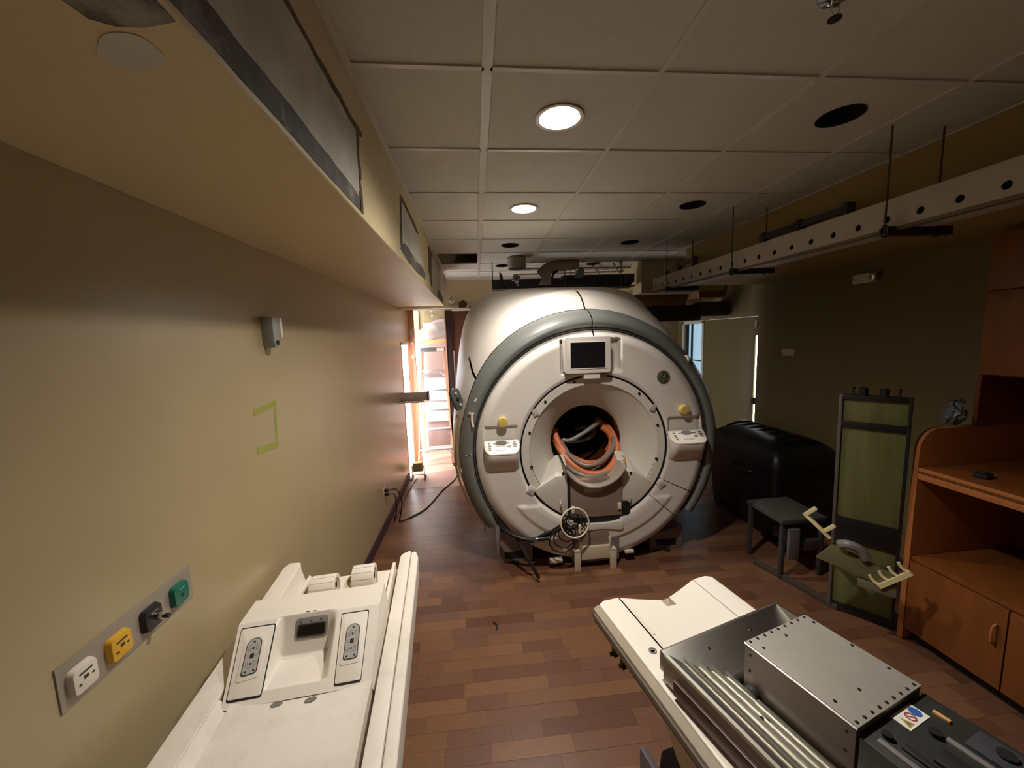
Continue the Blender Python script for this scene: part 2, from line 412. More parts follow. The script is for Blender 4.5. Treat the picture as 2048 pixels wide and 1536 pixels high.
def vis(p):
    cx, cy = (p[0]+p[1])/2, (p[2]+p[3])/2
    if cy < 0.95 or not (-0.32 < cx < 2.65): return -1
    if cy < 2.05 and cx < -0.3: return -1
    if cy < 1.55 and 0.42 < cx < 1.35: return -1
    if cx > 1.35 and cy < 1.3: return -1
    return (p[1]-p[0])/(cy*cy+1)
order = sorted(range(len(planks)), key=lambda i: -vis(planks[i]))
single = set(i for i in order[:290] if vis(planks[i]) > 0)
fb = MB()
for i, (x0, x1, y0, y1, sh, dz) in enumerate(planks):
    g = 0.0004
    if i in single:
        o = bpy.data.objects.new('plank', pm); COL.objects.link(o); o.parent = floor
        o.location = (x0+g, y0+g, -0.004); o.scale = (max(x1-x0-2*g, 0.01), y1-y0-2*g, 0.004+dz)
        o.material_slots[0].link = 'OBJECT'; o.material_slots[0].material = PM[sh]
    elif x1-x0 > 0.004:
        fb.box(x0+g, x1-g, y0+g, y1-g, -0.004, dz, sh)
fb.build('plank_field', PM, floor, kind='stuff')
M_PLY = mat('plywood_floor', (158, 118, 100), 0.5, var=0.08, vscale=3, bump=0.15, bscale=20)
for y0, y1 in ((5.065, 5.86), (5.87, 6.62), (6.63, 7.34)):
    MB().box(XL-0.5, 0.6, y0, y1, -0.004, 0.002).build('floor_sheet', M_PLY, floor)
    MB().box(0.61, XR, y0, min(y1, 6.15), -0.004, 0.002).build('floor_sheet', M_PLY, floor) if y0 < 6.1 else None

# ------------------------------------------------------------------ CEILING: lay-in tiles on a grid
b = MB(); b.box(XL, XR, YB, YF, ZT-0.02, ZT-0.01)
ceil = struct(b.build('ceiling', M_DARK))
GX = [-0.395, 0.084, 0.722, 1.36, 2.0, 2.445]
GY = [1.487-0.594*k for k in (4,3,2,1)] + [1.487+0.594*k for k in range(8)] + [6.14]
HOLES = {(1,4):(0.41,1.785,1),(1,6):(0.402,2.975,1),(1,8):(0.401,4.114,0),(1,10):(0.398,5.246,0),(3,4):(1.70,1.735,0),(3,6):(1.683,2.912,0),(3,8):(1.658,4.043,0),(3,10):(1.620,5.20,0)}
HR = 0.092
def tile_hole(x0, x1, y0, y1, cx, cy, r, z0, z1):
    n = 48; inn = []; out = []
    angs = sorted(set([2*PI*i/n for i in range(n)] + [math.atan2(yy-cy, xx-cx) % (2*PI) for xx in (x0,x1) for yy in (y0,y1)]))
    for a in angs:
        c, s = math.cos(a), math.sin(a); ts = []
        if c > 1e-9: ts.append((x1-cx)/c)
        if c < -1e-9: ts.append((x0-cx)/c)
        if s > 1e-9: ts.append((y1-cy)/s)
        if s < -1e-9: ts.append((y0-cy)/s)
        t = min(ts); inn.append((cx+r*c, cy+r*s)); out.append((cx+t*c, cy+t*s))
    m = MB(); N = len(angs)
    rows = [[(p[0],p[1],z0) for p in out], [(p[0],p[1],z0) for p in inn], [(p[0],p[1],z1) for p in inn], [(p[0],p[1],z1) for p in out], [(p[0],p[1],z0) for p in out]]
    return m.grid(rows, closed=True)
tmesh = {}
for i in range(len(GX)-1):
    for j in range(len(GY)-1):
        x0, x1, y0, y1 = GX[i]+0.004, GX[i+1]-0.004, GY[j]+0.004, GY[j+1]-0.004
        if (i, j) == (0, 9): continue           # the missing tile
        if (i, j) in HOLES:
            h = HOLES[(i, j)]
            tile_hole(x0, x1, y0, y1, h[0], h[1], HR, ZC+0.004, ZC+0.020).build('ceiling_tile', M_TILE, ceil); continue
        key = (i, round(y1-y0, 3))
        if key not in tmesh:
            o = MB().box(x0-GX[i], x1-GX[i], 0, y1-y0, 0, 0.016).build('ceiling_tile', M_TILE, ceil)
            tmesh[key] = o.data
        else:
            o = bpy.data.objects.new('ceiling_tile', tmesh[key]); COL.objects.link(o); o.parent = ceil
        o.location = (GX[i], y0, ZC+0.004+random.uniform(0, 0.0008))
for j in range(len(GY)-1):
    if GY[j+1] > 4.4:
        MB().box(2.45, XR, max(GY[j], 4.36)+0.004, GY[j+1]-0.004, ZC+0.004, ZC+0.02).build('ceiling_tile', M_TILE, ceil)
# slipped piece of tile in the missing bay
MB().box(0, 0.20, 0, 0.30, 0, 0.016).xf(Matrix.Translation((-0.12, 4.52, ZC+0.03)) @ Matrix.Rotation(0.15, 4, 'X')).build('broken_tile', M_TILE, ceil)
def tbar(x0, x1, y0, y1, w):
    MB().box(x0, x1, y0, y1, ZC-0.002, ZC+0.004).build('grid_bar', M_TBAR, ceil)
for k, gx in enumerate(GX):
    hw = 0.019 if k == 1 else 0.011
    if k in (0, 5): tbar(gx-0.012, gx+0.014, YB, YF, 0)
    else: tbar(gx-hw, gx+hw, YB, YF, 0)
for gy in GY[1:-1]:
    for i in range(len(GX)-1):
        hw = 0.010
        tbar(GX[i]+0.012, GX[i+1]-0.012, gy-hw, gy+hw, 0)
b = MB(); b.box(-0.40, XR, YF-0.03, YF, ZC-0.004, ZC+0.004); b.box(-0.40, 2.2, YF-0.006, YF, ZC-0.035, ZC)
b.build('wall_angle', M_TBAR, ceil)

# ------------------------------------------------------------------ DOWNLIGHTS
M_TRIM = mat('light_trim_white', (222, 216, 206), 0.35)
M_CAN = mat('can_reflector', (226, 220, 208), 0.25, 0.6)
M_BULB = emit('bulb', (255, 236, 210), LAMP_FACE)
def downlight(x, y, label, watts):
    t = thing('downlight', label, 'ceiling light', (x, y, ZC), 0, 'lit recessed ceiling lights')
    MB().lathe_z([(0.104,0.001),(0.106,-0.004),(0.097,-0.006),(0.089,-0.003),(0.088,0.006),(0.104,0.004)], 0, 0, 40, cap=False).build('trim_ring', M_TRIM, t, smooth=True)
    MB().lathe_z([(0.0865,0.004),(0.086,0.03),(0.082,0.058),(0.074,0.070)], 0, 0, 40, cap=False).build('reflector', M_CAN, t, smooth=True)
    l = bpy.data.lights.new('lamp_light', 'SPOT'); l.energy = watts; l.color = LAMP_COLOR
    l.spot_size = math.radians(154); l.spot_blend = 1.0; l.shadow_soft_size = 0.055
    lo = bpy.data.objects.new('lamp_light', l); lo.parent = t; lo.location = (0, 0, 0.035); COL.objects.link(lo)
    MB().lathe_z([(0.074,0.064),(0.074,0.070)], 0, 0, 32).build('lamp', M_BULB, t)
downlight(0.41, 1.785, 'lit round ceiling light, the larger and nearer of the two that are on', LAMP_WATTS*1.1)
downlight(0.402, 2.975, 'lit round ceiling light, the smaller one, farther along toward the scanner', LAMP_WATTS*0.62)
def hole(x, y, label, grp='empty round light holes in the ceiling'):
    t = thing('recessed_light_can', label, 'ceiling light', (x, y, ZC), 0, grp)
    MB().lathe_z([(0.0905,0.002),(0.0905,0.11),(0.02,0.112)], 0, 0, 36, cap=False).build('can', M_DARK, t, smooth=True)
    MB().lathe_z([(0.0905,0.002),(0.093,0.0005),(0.0925,-0.0005),(0.0885,0.0)], 0, 0, 36, cap=False).build('rim', M_GROOVE, t, smooth=True)
hole(1.70, 1.735, 'large empty black round light hole in the ceiling, nearest on the right')
hole(1.683, 2.912, 'empty black round light hole, second along the right of the ceiling')
hole(1.658, 4.043, 'empty black round light hole, third along the right of the ceiling')
hole(1.62, 5.20, 'smallest empty light hole, farthest right above the black cable trough')
hole(0.401, 4.114, 'empty black light hole beyond the two lit lights')
hole(0.398, 5.246, 'small empty light hole beside the grey drum, farthest in the lit row')
# sprinkler head
t = thing('sprinkler_head', 'chrome sprinkler head hanging from the ceiling at upper right', 'sprinkler', (1.075, 1.135, ZC))
MB().lathe_z([(0.045,0.0),(0.042,-0.008),(0.020,-0.016),(0.014,-0.016)], 0, 0, 28).build('escutcheon', M_CHROME, t, smooth=True)
b = MB(); b.lathe_z([(0.011,-0.014),(0.011,-0.03),(0.008,-0.032)], 0, 0, 14)
b.tube([(0.010,0,-0.028),(0.013,0,-0.045),(0.004,0,-0.060)], 0.0022, 6); b.tube([(-0.010,0,-0.028),(-0.013,0,-0.045),(-0.004,0,-0.060)], 0.0022, 6)
b.build('frame_arms', M_CHROME, t, smooth=True)
b = MB(); b.lathe_z([(0.004,-0.056),(0.006,-0.062),(0.018,-0.064),(0.018,-0.067),(0.004,-0.068)], 0, 0, 16); b.build('deflector', M_SCREW, t, smooth=True)
# ------------------------------------------------------------------ MRI SCANNER (local: x right, y back, face plane y=0)
CXS, CYS, ZCN = 0.95, 3.05, 1.025
S = thing('mri_scanner', 'large white and grey ring-shaped MRI scanner standing on the wood floor', 'scanner', (CXS, CYS, 0))
def sstep(a, b_, x):
    t = max(0.0, min(1.0, (x-a)/(b_-a))); return t*t*(3-2*t)
def boxmask(x, z, x0, x1, z0, z1, e):
    return sstep(x0-e, x0+e, x)*(1-sstep(x1-e, x1+e, x))*sstep(z0-e, z0+e, z)*(1-sstep(z1-e, z1+e, z))
def face_y(x, z):
    r = math.hypot(x, z-ZCN)
    t = (r-0.62)/(0.985-0.62)
    y = -0.018 + 0.018*max(0, 1-abs(t)*12) + 0.055*max(0, (t-0.75)/0.25)**2
    # display niche
    y += 0.070*boxmask(x, z, -0.272, 0.222, 1.672, 1.935, 0.012)
    # shallow pockets above the two control panels
    y += 0.022*boxmask(x, z, -0.905, -0.645, 1.10, 1.262, 0.008)*1.0
    y += 0.022*boxmask(x, z, 0.635, 0.925, 1.10, 1.262, 0.008)
    # raised lower apron
    if z < 0.62: y += -0.014*sstep(0.60, 0.56, z)*sstep(0.60, 0.70, r)*(1-sstep(0.78, 0.82, r))
    return y
def annulus(name, r0, r1, nr, a0, a1, na, parent, m):
    rows = []
    for i in range(nr+1):
        r = r0+(r1-r0)*i/nr; row = []
        for j in range(na+1):
            a = math.radians(a0+(a1-a0)*j/na); x = r*math.cos(a); z = ZCN+r*math.sin(a)
            row.append((x, face_y(x, z), z))
        rows.append(row)
    # outer rim returns backwards
    row = []
    for j in range(na+1):
        a = math.radians(a0+(a1-a0)*j/na); row.append((r1*1.003*math.cos(a), 0.12, ZCN+r1*1.003*math.sin(a)))
    rows.append(row)
    return MB().grid(rows).build(name, m, parent, smooth=True, angle=60)
# cover split by a hairline at the top and by the access door lower right
fc = annulus('front_cover', 0.628, 0.985, 44, 90.35, 318.0, 560, S, M_WHITE)
annulus('front_cover', 0.628, 0.985, 44, -26.5, 89.65, 300, S, M_WHITE)
annulus('access_door', 0.628, 0.985, 24, -41.6, -27.0, 40, S, M_WHITE)
MB().lathe_y([(0.60,0.10),(0.632,0.10),(0.98,0.11),(0.99,0.13)], 0, ZCN, 120).build('cover_backing', M_GROOVE, S, smooth=True)
# gasket + grey bezel in two halves
MB().lathe_y([(0.986,0.085),(0.992,0.03),(1.002,0.028),(1.010,0.045)], 0, ZCN, 150, -38, 218).build('gasket', M_SGREY2, S, smooth=True)
bz = [(1.004,0.060),(1.012,0.030),(1.030,0.012),(1.055,0.012),(1.085,0.030),(1.115,0.066),(1.142,0.115),(1.160,0.17),(1.166,0.225)]
def bz_at(t):
    t = max(0.0, min(0.9999, t))*(len(bz)-1); i = int(t); f = t-i
    return (bz[i][0]*(1-f)+bz[i+1][0]*f, bz[i][1]*(1-f)+bz[i+1][1]*f)
def bz_max(ang):   # the grey band narrows toward the flanks
    d = abs(ang-90.0)
    return 1.0-0.36*sstep(25, 75, d)
def bezel(a0, a1, na):
    rows = []
    for k in range(21):
        row = []
        for j in range(na+1):
            an = a0+(a1-a0)*j/na; r, y = bz_at(bz_max(an)*k/20); t = math.radians(an)
            row.append((r*math.cos(t), y, ZCN+r*math.sin(t)))
        rows.append(row)
    rows.append([(x*0.995, y+0.03, ZCN+(z-ZCN)*0.995) for x, y, z in rows[-1]])
    return MB().grid(rows).build('bezel', M_SGREY, S, smooth=True, angle=50)
bl = bezel(90.5, 216, 110); br = bezel(-36, 90.05, 110)
# body shells: superellipse sections
ST = [(0.205,1.158,1.158,2.0),(0.26,1.172,1.21,2.02),(0.34,1.182,1.28,2.06),(0.44,1.190,1.335,2.12),(0.54,1.196,1.368,2.2),(0.548,1.188,1.360,2.2),(0.70,1.200,1.390,2.5),(0.90,1.215,1.430,3.2),(1.10,1.225,1.465,4.2),(1.30,1.235,1.485,5.2),(1.60,1.235,1.49,6.0),(1.68,1.22,1.48,6.0),(1.72,1.19,1.45,6.0),(1.74,1.10,1.37,6.0)]
def sec(y, a, bt, n, ang):
    c, s = math.cos(math.radians(ang)), math.sin(math.radians(ang))
    e = 2.0/n
    x = a*math.copysign(abs(c)**e, c)
    bb = bt if s >= 0 else 0.985
    tap = 0.13*sstep(0.55, 1.1, y)
    nn = n if s >= 0 else 2.0
    if s < 0: x = a*math.copysign(abs(c)**(2.0/nn), c)
    z = ZCN + bb*math.copysign(abs(s)**(2.0/nn), s)
    if s > 0: x *= 1-tap*(z-ZCN)/bb
    return (x, y, z)
def shell(name, st, a0, a1, na, m, front=True):
    rows = []
    if front:
        r0 = []
        for j in range(na+1):
            an = a0+(a1-a0)*j/na; r, y = bz_at(bz_max(an)); t = math.radians(an)
            r0.append((r*1.004*math.cos(t), y+0.004, ZCN+r*1.004*math.sin(t)))
        rows.append(r0); st = st[1:]
    rows += [[sec(*q, a0+(a1-a0)*j/na) for j in range(na+1)] for q in st]
    return MB().grid(rows).build(name, m, S, smooth=True, angle=50)
shell('front_shell', ST[0:5], 90.5, 146.4, 60, M_WHITE)
shell('front_shell', ST[0:5], 34.0, 89.9, 60, M_WHITE)
shell('side_cover', ST[0:5], 147.6, 216, 70, M_WHITE)
shell('side_cover', ST[0:5], -36, 32.6, 70, M_WHITE)
rs = shell('rear_shell', ST[5:], 0, 360, 240, M_WHITE, False)
MB().prism([sec(1.72,1.09,1.38,4.8,2*j)[::2] for j in range(180)], 'y', 1.70, 1.74).build('rear_cap', M_WHITE, S)
ins = [(y+0.03, a-0.03, bt-0.03, n) for (y, a, bt, n) in ST[0:6]]
MB().grid([[sec(*q, -40+260*j/130) for j in range(131)] for q in ins]).build('shell_core', M_GROOVE, S, smooth=True)
# thin dark top seam strip down the shell
# bore: joint, step ring, flare, liner
MB().lathe_y([(0.628,-0.008),(0.6235,-0.006),(0.6225,0.03),(0.616,0.03),(0.6155,0.0)], 0, ZCN, 140).build('bore_joint', M_GROOVE, S, smooth=True, angle=30)
MB().lathe_y([(0.6155,0.006),(0.612,-0.002),(0.55,0.004),(0.545,0.010)], 0, ZCN, 140).build('flare_ring', M_WHITE2, S, smooth=True, angle=40)
MB().lathe_y([(0.545,0.010),(0.538,0.016),(0.50,0.05),(0.45,0.095),(0.395,0.15),(0.345,0.205),(0.322,0.245),(0.318,0.26)], 0.0, ZCN+0.01, 120).build('flare', M_WHITE2, S, smooth=True, angle=60)
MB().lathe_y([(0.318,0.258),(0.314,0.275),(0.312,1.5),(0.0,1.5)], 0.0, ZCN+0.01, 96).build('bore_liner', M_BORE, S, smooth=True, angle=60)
for sx, sz in ((0.787,1.6),(0.544,1.446),(0.409,1.195),(0.418,0.906),(1.333,1.475),(1.496,1.199),(1.491,0.907)):
    MB().cyl_y(sx-CXS, sz, 0.011, -0.006, 0.01, 14).build('screw_hole', M_GROOVE, S)
for sx, sz, ro in ((-0.492,1.362,-0.35),(0.502,1.352,0.35)):
    MB().box(-0.022,0.022,-0.014,0.01,-0.028,0.028).xf(Matrix.Translation((sx,0,sz)) @ Matrix.Rotation(ro,4,'Y')).build('clip', M_TGREY, S, bevel=0.004)
for sx, sz, ro in ((-0.545,0.712,0.6),(0.575,0.692,-0.6)):
    MB().prism(rrect(-0.034,0.034,-0.034,0.034,0.012), 'y', -0.026, -0.012).xf(Matrix.Translation((sx,0,sz)) @ Matrix.Rotation(ro,4,'Y')).build('latch_recess', M_WHITE2, S, bevel=0.003)
    MB().prism(rrect(-0.022,0.022,-0.026,0.014,0.008), 'y', -0.030, -0.024).xf(Matrix.Translation((sx,0,sz)) @ Matrix.Rotation(ro,4,'Y')).build('latch_pad', M_TGREY, S, bevel=0.002)
# lower wedges either side of the bridge
for sgn in (-1, 1):
    front = [(-0.520,0.700),(-0.335,0.812),(-0.225,0.818),(-0.225,0.470),(-0.31,0.500),(-0.40,0.562),(-0.475,0.640)]
    back = [(-0.47,0.785),(-0.30,0.945),(-0.225,0.952),(-0.225,0.470),(-0.31,0.500),(-0.40,0.562),(-0.44,0.640)]
    f2 = [(sgn*-x if sgn > 0 else x, z) for x, z in front]; b2 = [(sgn*-x if sgn > 0 else x, z) for x, z in back]
    if sgn > 0: f2 = f2[::-1]; b2 = b2[::-1]
    MB().prism(f2, 'y', -0.006, 0.16, 0, b2).build('lower_wedge', M_WHITE2, S, bevel=0.006)
    MB().cyl_y(sgn*0.27 if sgn < 0 else 0.31, 0.835 if sgn < 0 else 0.80, 0.011, -0.012, 0.0, 14).build('screw_hole', M_GROOVE, S)
    MB().tube([(sgn*0.30,-0.010,0.60),(sgn*0.30,-0.030,0.585),(sgn*0.295,-0.03,0.555)], 0.008, 8).build('pin', M_TGREY, S, smooth=True)
# bridge: brown panel, clear cradle lip, dark slot, arch
MB().prism(rrect(-0.222,0.228,0.445,0.775,0.012), 'y', -0.028, 0.10).build('bridge_panel', M_BROWNP, S, bevel=0.004)
MB().prism(rrect(-0.10,0.055,0.662,0.702,0.018), 'y', -0.031, -0.02).build('bridge_label', M_TGREY, S)
MB().box(-0.238,-0.226,-0.015,0.02,0.44,0.86).build('bridge_gap', M_GROOVE, S)
for px in (-0.212, 0.190):
    MB().box(px, px+0.026, -0.042, -0.026, 0.50, 0.556).build('bridge_clip', M_PLASTW, S, bevel=0.003)
lip = MB()
rows = []
for (r, y) in ((0.262,0.28),(0.262,-0.075),(0.267,-0.086),(0.278,-0.086),(0.283,-0.075),(0.283,0.28)):
    rows.append([(0.0-0.008+r*math.cos(math.radians(203+134*j/40)), y, 1.000+r*math.sin(math.radians(203+134*j/40))) for j in range(41)])
lip.grid(rows).build('cradle_lip', mat('clear_lip', (206, 192, 178), 0.22, trans=0.35), S, smooth=True, angle=60)
MB().box(-0.19,0.215,-0.022,0.05,0.395,0.442).build('slot', M_GROOVE, S)
MB().prism(rrect(0.19,0.30,0.435,0.56,0.03), 'y', -0.0235, 0.05).build('slot', M_GROOVE, S)
arch = [(-0.21,0.405)] + [(-0.18+0.4*i/14, 0.40-0.012*math.sin(PI*i/14)) for i in range(15)] + [(0.235,0.405),(0.235,0.335)] + [(0.22-0.4*i/14, 0.318+0.022*math.sin(PI*i/14)) for i in range(15)] + [(-0.21,0.335)]
MB().prism(arch, 'y', -0.045, 0.05).build('arch_strip', M_WHITE, S, bevel=0.004)
MB().box(-0.20,0.20,-0.03,0.06,0.05,0.335).build('dock_back', M_PED, S)
MB().prism(rrect(-0.135,0.112,0.168,0.322,0.03), 'y', -0.040, -0.02).build('dock_recess', M_BROWNP, S, bevel=0.004)
MB().box(-0.138,0.110,-0.062,-0.03,0.085,0.200).build('dock_plate', M_CREAM, S, bevel=0.005)
for x0, x1, xu in ((-0.202,-0.150,-0.150),(0.104,0.160,0.104)):
    br_ = MB(); br_.box(x0, x1, -0.085, -0.070, 0.0, 0.172); br_.box(x0, x1, -0.085, -0.02, 0.165, 0.174); br_.box(min(xu,xu+0.008) , xu+0.008, -0.085, -0.02, 0.165, 0.272)
    br_.build('floor_bracket', M_CREAM, S, bevel=0.002)
MB().box(0.26,0.34,-0.02,0.03,0.085,0.108).build('toe_foot', M_PLASTW, S, bevel=0.004)
MB().box(-0.40,-0.29,-0.02,0.03,0.052,0.082).build('toe_foot', M_PLASTW, S, bevel=0.004)
# floor pedestals with dark pockets
for x0, x1, sl in ((-0.83,-0.525,(-0.775,-0.588)),(0.555,0.86,(0.615,0.80))):
    MB().prism([(x0,0.0),(x1,0.0),(x1,0.215),(x0+0.02 if x0 < 0 else x0, 0.30 if x0 < 0 else 0.15),], 'y', 0.135, 0.60).build('pedestal', M_PED, S, bevel=0.006)
    MB().prism(rrect(sl[0],sl[1],0.038,0.100,0.008), 'y', 0.131, 0.2).build('pocket', M_GROOVE, S)
    MB().cyl_z((sl[0]+sl[1])/2, 0.115, 0.03, 0.0, 0.012, 16).build('levelling_foot', M_DKSTEEL, S)
MB().box(-0.50,0.50,0.16,1.65,0.0,0.25).build('base', M_GROOVE, S)
# display unit
D = MB().prism(rrect(-0.258,0.112,1.672,1.960,0.022), 'y', -0.085, 0.01).build('display', M_WHITE, S, bevel=0.006)
MB().prism(rrect(-0.213,0.068,1.712,1.916,0.004), 'y', -0.0875, -0.08).build('screen', M_SCREEN, D)
bzl = MB()
for x0, x1, z0, z1 in ((-0.219,0.074,1.706,1.713),(-0.219,0.074,1.915,1.922),(-0.219,-0.212,1.713,1.915),(0.067,0.074,1.713,1.915)): bzl.box(x0,x1,-0.0905,-0.083,z0,z1)
bzl.build('screen_bezel', M_WHITE, D, bevel=0.002)
MB().box(-0.10,0.03,-0.07,0.03,1.625,1.68).build('display_neck', M_WHITE, D, bevel=0.006)
MB().box(0.035,0.10,-0.028,0.0,1.632,1.655).build('warning_label', M_TGREY, S)
# round emblem
E_ = MB().cyl_y(0.579, 1.611, 0.052, -0.030, 0.0, 36).build('emblem', M_GREEN, S, bevel=0.002)
b = MB(); b.lathe_y([(0.047,-0.0305),(0.047,-0.0325),(0.043,-0.0325),(0.043,-0.0305)], 0.579, 1.611, 40)
b.build('emblem_ring', M_LOGO2, E_)
b = MB()
def script(pts, r): b.tube(spline([(0.579+x*0.034, -0.031, 1.611+z*0.034) for x, z in pts], 8), r, 6)
script([(-0.12,0.55),(-0.5,0.75),(-0.85,0.3),(-0.75,-0.45),(-0.35,-0.7),(-0.05,-0.35),(-0.1,0.05),(-0.45,0.0),(-0.1,0.1),(0.05,-0.5),(-0.1,-0.95),(-0.4,-0.85)], 0.0022)
script([(0.75,0.45),(0.5,0.75),(0.2,0.5),(0.3,0.15),(0.55,0.1),(0.2,0.0),(0.1,-0.45),(0.4,-0.75),(0.8,-0.4)], 0.0022)
for k in range(4):
    a = PI/4+k*PI/2
    b.tube(spline([(0.579+0.041*math.cos(a+t), -0.031, 1.611+0.041*math.sin(a+t)) for t in (-0.35,0,0.35)], 4), 0.0016, 5)
b.build('emblem_script', M_LOGO2, E_, smooth=True)
# control panels
def ctrl(x0, x1, zt):
    xm = (x0+x1)/2; hw = (x1-x0)/2
    zb = zt-0.10
    # housing: rounded front top tapering back to the face below
    rows = []
    for k, (dy, z, sh) in enumerate(((0.0,zt-0.005,1.0),(-0.105,zb+0.012,1.0),(-0.108,zb,1.0),(-0.085,zb-0.05,0.985),(-0.045,zb-0.115,0.97),(0.0,zb-0.168,0.96))):
        row = []
        for j in range(25):
            t = -1+2*j/24; x = hw*sh*t
            c = max(0.0, abs(t)-0.62)/0.38
            row.append((xm+x, dy*(1-0.55*c**2.4) - 0.004, z + (0.03*c**2.4 if k in (1,2) else 0)))
        rows.append(row)
    h = MB().grid(rows)
    o = h.build('control_panel', M_WHITE, S, smooth=True, angle=40)
    # lit white keypad slab on the slope
    rows = []
    for v in range(9):
        tv = v/8; row = []
        for j in range(25):
            t = -1+2*j/24; c = max(0.0, abs(t)-0.62)/0.38
            row.append((xm+hw*1.0*t, -0.004+(-0.112*(1-0.5*c**2.4))*tv, zt+0.004-(0.082-0.028*c**2.4)*tv))
        rows.append(row)
    top = rows; under = [[(x,y,z-0.010) for x,y,z in r] for r in rows]
    k = MB().grid(top); k.grid(under)
    k.grid([top[-1], under[-1]]); k.grid([[r[0] for r in top],[r[0] for r in under]]); k.grid([[r[-1] for r in top],[r[-1] for r in under]])
    kp = k.build('keypad', M_TABLEC, o, smooth=True, angle=40)
    def on(t, tv): return Vector((xm+hw*t, -0.004-0.112*tv, zt+0.004-0.082*tv))
    nrm = Vector((0,-0.082,0.112)).normalized()
    keys = [(-0.72,0.22,0.012),(-0.70,0.42,0.016),(-0.70,0.56,0.012),(-0.69,0.70,0.012),(-0.42,0.25,0.012),(0.38,0.25,0.016),(0.40,0.5,0.02),(0.72,0.2,0.014),(0.72,0.36,0.02),(0.72,0.52,0.016)]
    for t_, tv, r in keys:
        p = on(t_, tv)
        MB().prism(circ(0,0,1,12), 'z', 0, 0.003).xf(Matrix.Translation(p+nrm*0.001) @ Vector((0,0,1)).rotation_difference(nrm).to_matrix().to_4x4() @ Matrix.Diagonal((r*0.9,r*0.45,1,1))).build('button', M_KEY, kp)
    p = on(-0.02, 0.22)
    MB().prism(circ(0,0,1,20), 'z', 0, 0.003).xf(Matrix.Translation(p+nrm*0.001) @ Vector((0,0,1)).rotation_difference(nrm).to_matrix().to_4x4() @ Matrix.Diagonal((0.048,0.022,1,1))).build('selector', M_KEY, kp)
    p = on(-0.05, 0.66)
    MB().prism(circ(0,0,1,20), 'z', 0, 0.002).xf(Matrix.Translation(p+nrm*0.001) @ Vector((0,0,1)).rotation_difference(nrm).to_matrix().to_4x4() @ Matrix.Diagonal((0.046,0.012,1,1))).build('thumb_wheel', M_WHITE2, kp)
ctrl(-0.915, -0.632, 1.145)
ctrl(0.630, 0.945, 1.142)
for x, z in ((-0.760,1.304),(0.757,1.330)):
    o = MB().cyl_y(x, z, 0.040, -0.060, -0.010, 28).build('yellow_knob', M_YELLOW, S, bevel=0.005, label='yellow round knob')
    MB().cyl_y(x, z, 0.028, -0.062, -0.058, 24).build('knob_face', M_YELLOW, o)
    MB().box(x+0.006,x+0.020,-0.030,-0.012,z+0.034,z+0.046).build('knob_tab', M_CREAM, o, bevel=0.002)
# small fittings on the grey bezel
MB().box(-0.02,0.02,-0.012,0.03,-0.02,0.02).xf(Matrix.Translation((-0.955,0.03,1.475)) @ Matrix.Rotation(PI/4,4,'Y')).build('bezel_stud', M_WHITE, S, bevel=0.004)
b = MB(); b.box(-1.028,-0.982,0.005,0.03,1.372,1.382); b.tube([(-1.003,0.008,1.38),(-1.006,0.004,1.33),(-1.002,-0.004,1.295),(-0.997,-0.012,1.27)], 0.009, 8); b.build('bezel_hook', M_CREAM, S, smooth=True)
b = MB(); b.box(-1.07,-1.02,0.012,0.03,1.030,1.038); b.build('bezel_label', M_TGREY, S)
b = MB(); b.tube(spline([(0.80,0.035,1.775),(0.808,0.018,1.76),(0.815,0.012,1.735),(0.825,0.03,1.72)],5), 0.010, 8); b.build('bezel_hook', M_CREAM, S, smooth=True)
# left side latch plate, light strip along the side cover
b = MB(); b.prism(rrect(-0.05,0.05,-0.09,0.09,0.03), 'y', -0.012, 0.012); b.xf(Matrix.Translation((-1.125,0.165,1.475)) @ Matrix.Rotation(-0.35,4,'Y') @ Matrix.Rotation(0.75,4,'Z'))
lp = b.build('latch_plate', M_SGREY2, S, bevel=0.004)
for dz in (-0.05, 0.0, 0.05):
    MB().cyl_y(0,0,0.016 if dz == 0 else 0.010,-0.022,-0.010,14).xf(Matrix.Translation((-1.125,0.165,1.475)) @ Matrix.Rotation(-0.35,4,'Y') @ Matrix.Rotation(0.75,4,'Z') @ Matrix.Translation((0,0,dz))).build('latch_bolt', M_DARK if dz == 0 else M_TGREY, lp)
b = MB(); b.tube(spline([(-1.17,0.46,1.53),(-1.185,0.40,1.495),(-1.17,0.34,1.50),(-1.155,0.30,1.535)],6), 0.007, 8); b.build('side_handle', M_CREAM, S, smooth=True)
# thin bright lip between bezel and side cover
rows = []
for (r, y) in ((1.166,0.225),(1.182,0.222),(1.182,0.236),(1.166,0.240)):
    rows.append([(r*math.cos(math.radians(165+51*j/40)), y, ZCN+r*math.sin(math.radians(165+51*j/40))) for j in range(41)])
MB().grid(rows).build('edge_lip', M_CREAM, S, smooth=True)
b = MB(); rows = []
for (r, y) in ((1.01,0.03),(1.16,0.03),(1.16,0.24),(1.01,0.24),(1.01,0.03)):
    rows.append([(r*math.cos(math.radians(215.5+0.9*j)), y, ZCN+r*math.sin(math.radians(215.5+0.9*j))) for j in range(2)])
b.grid(rows).build('bezel_end', M_SGREY, S)

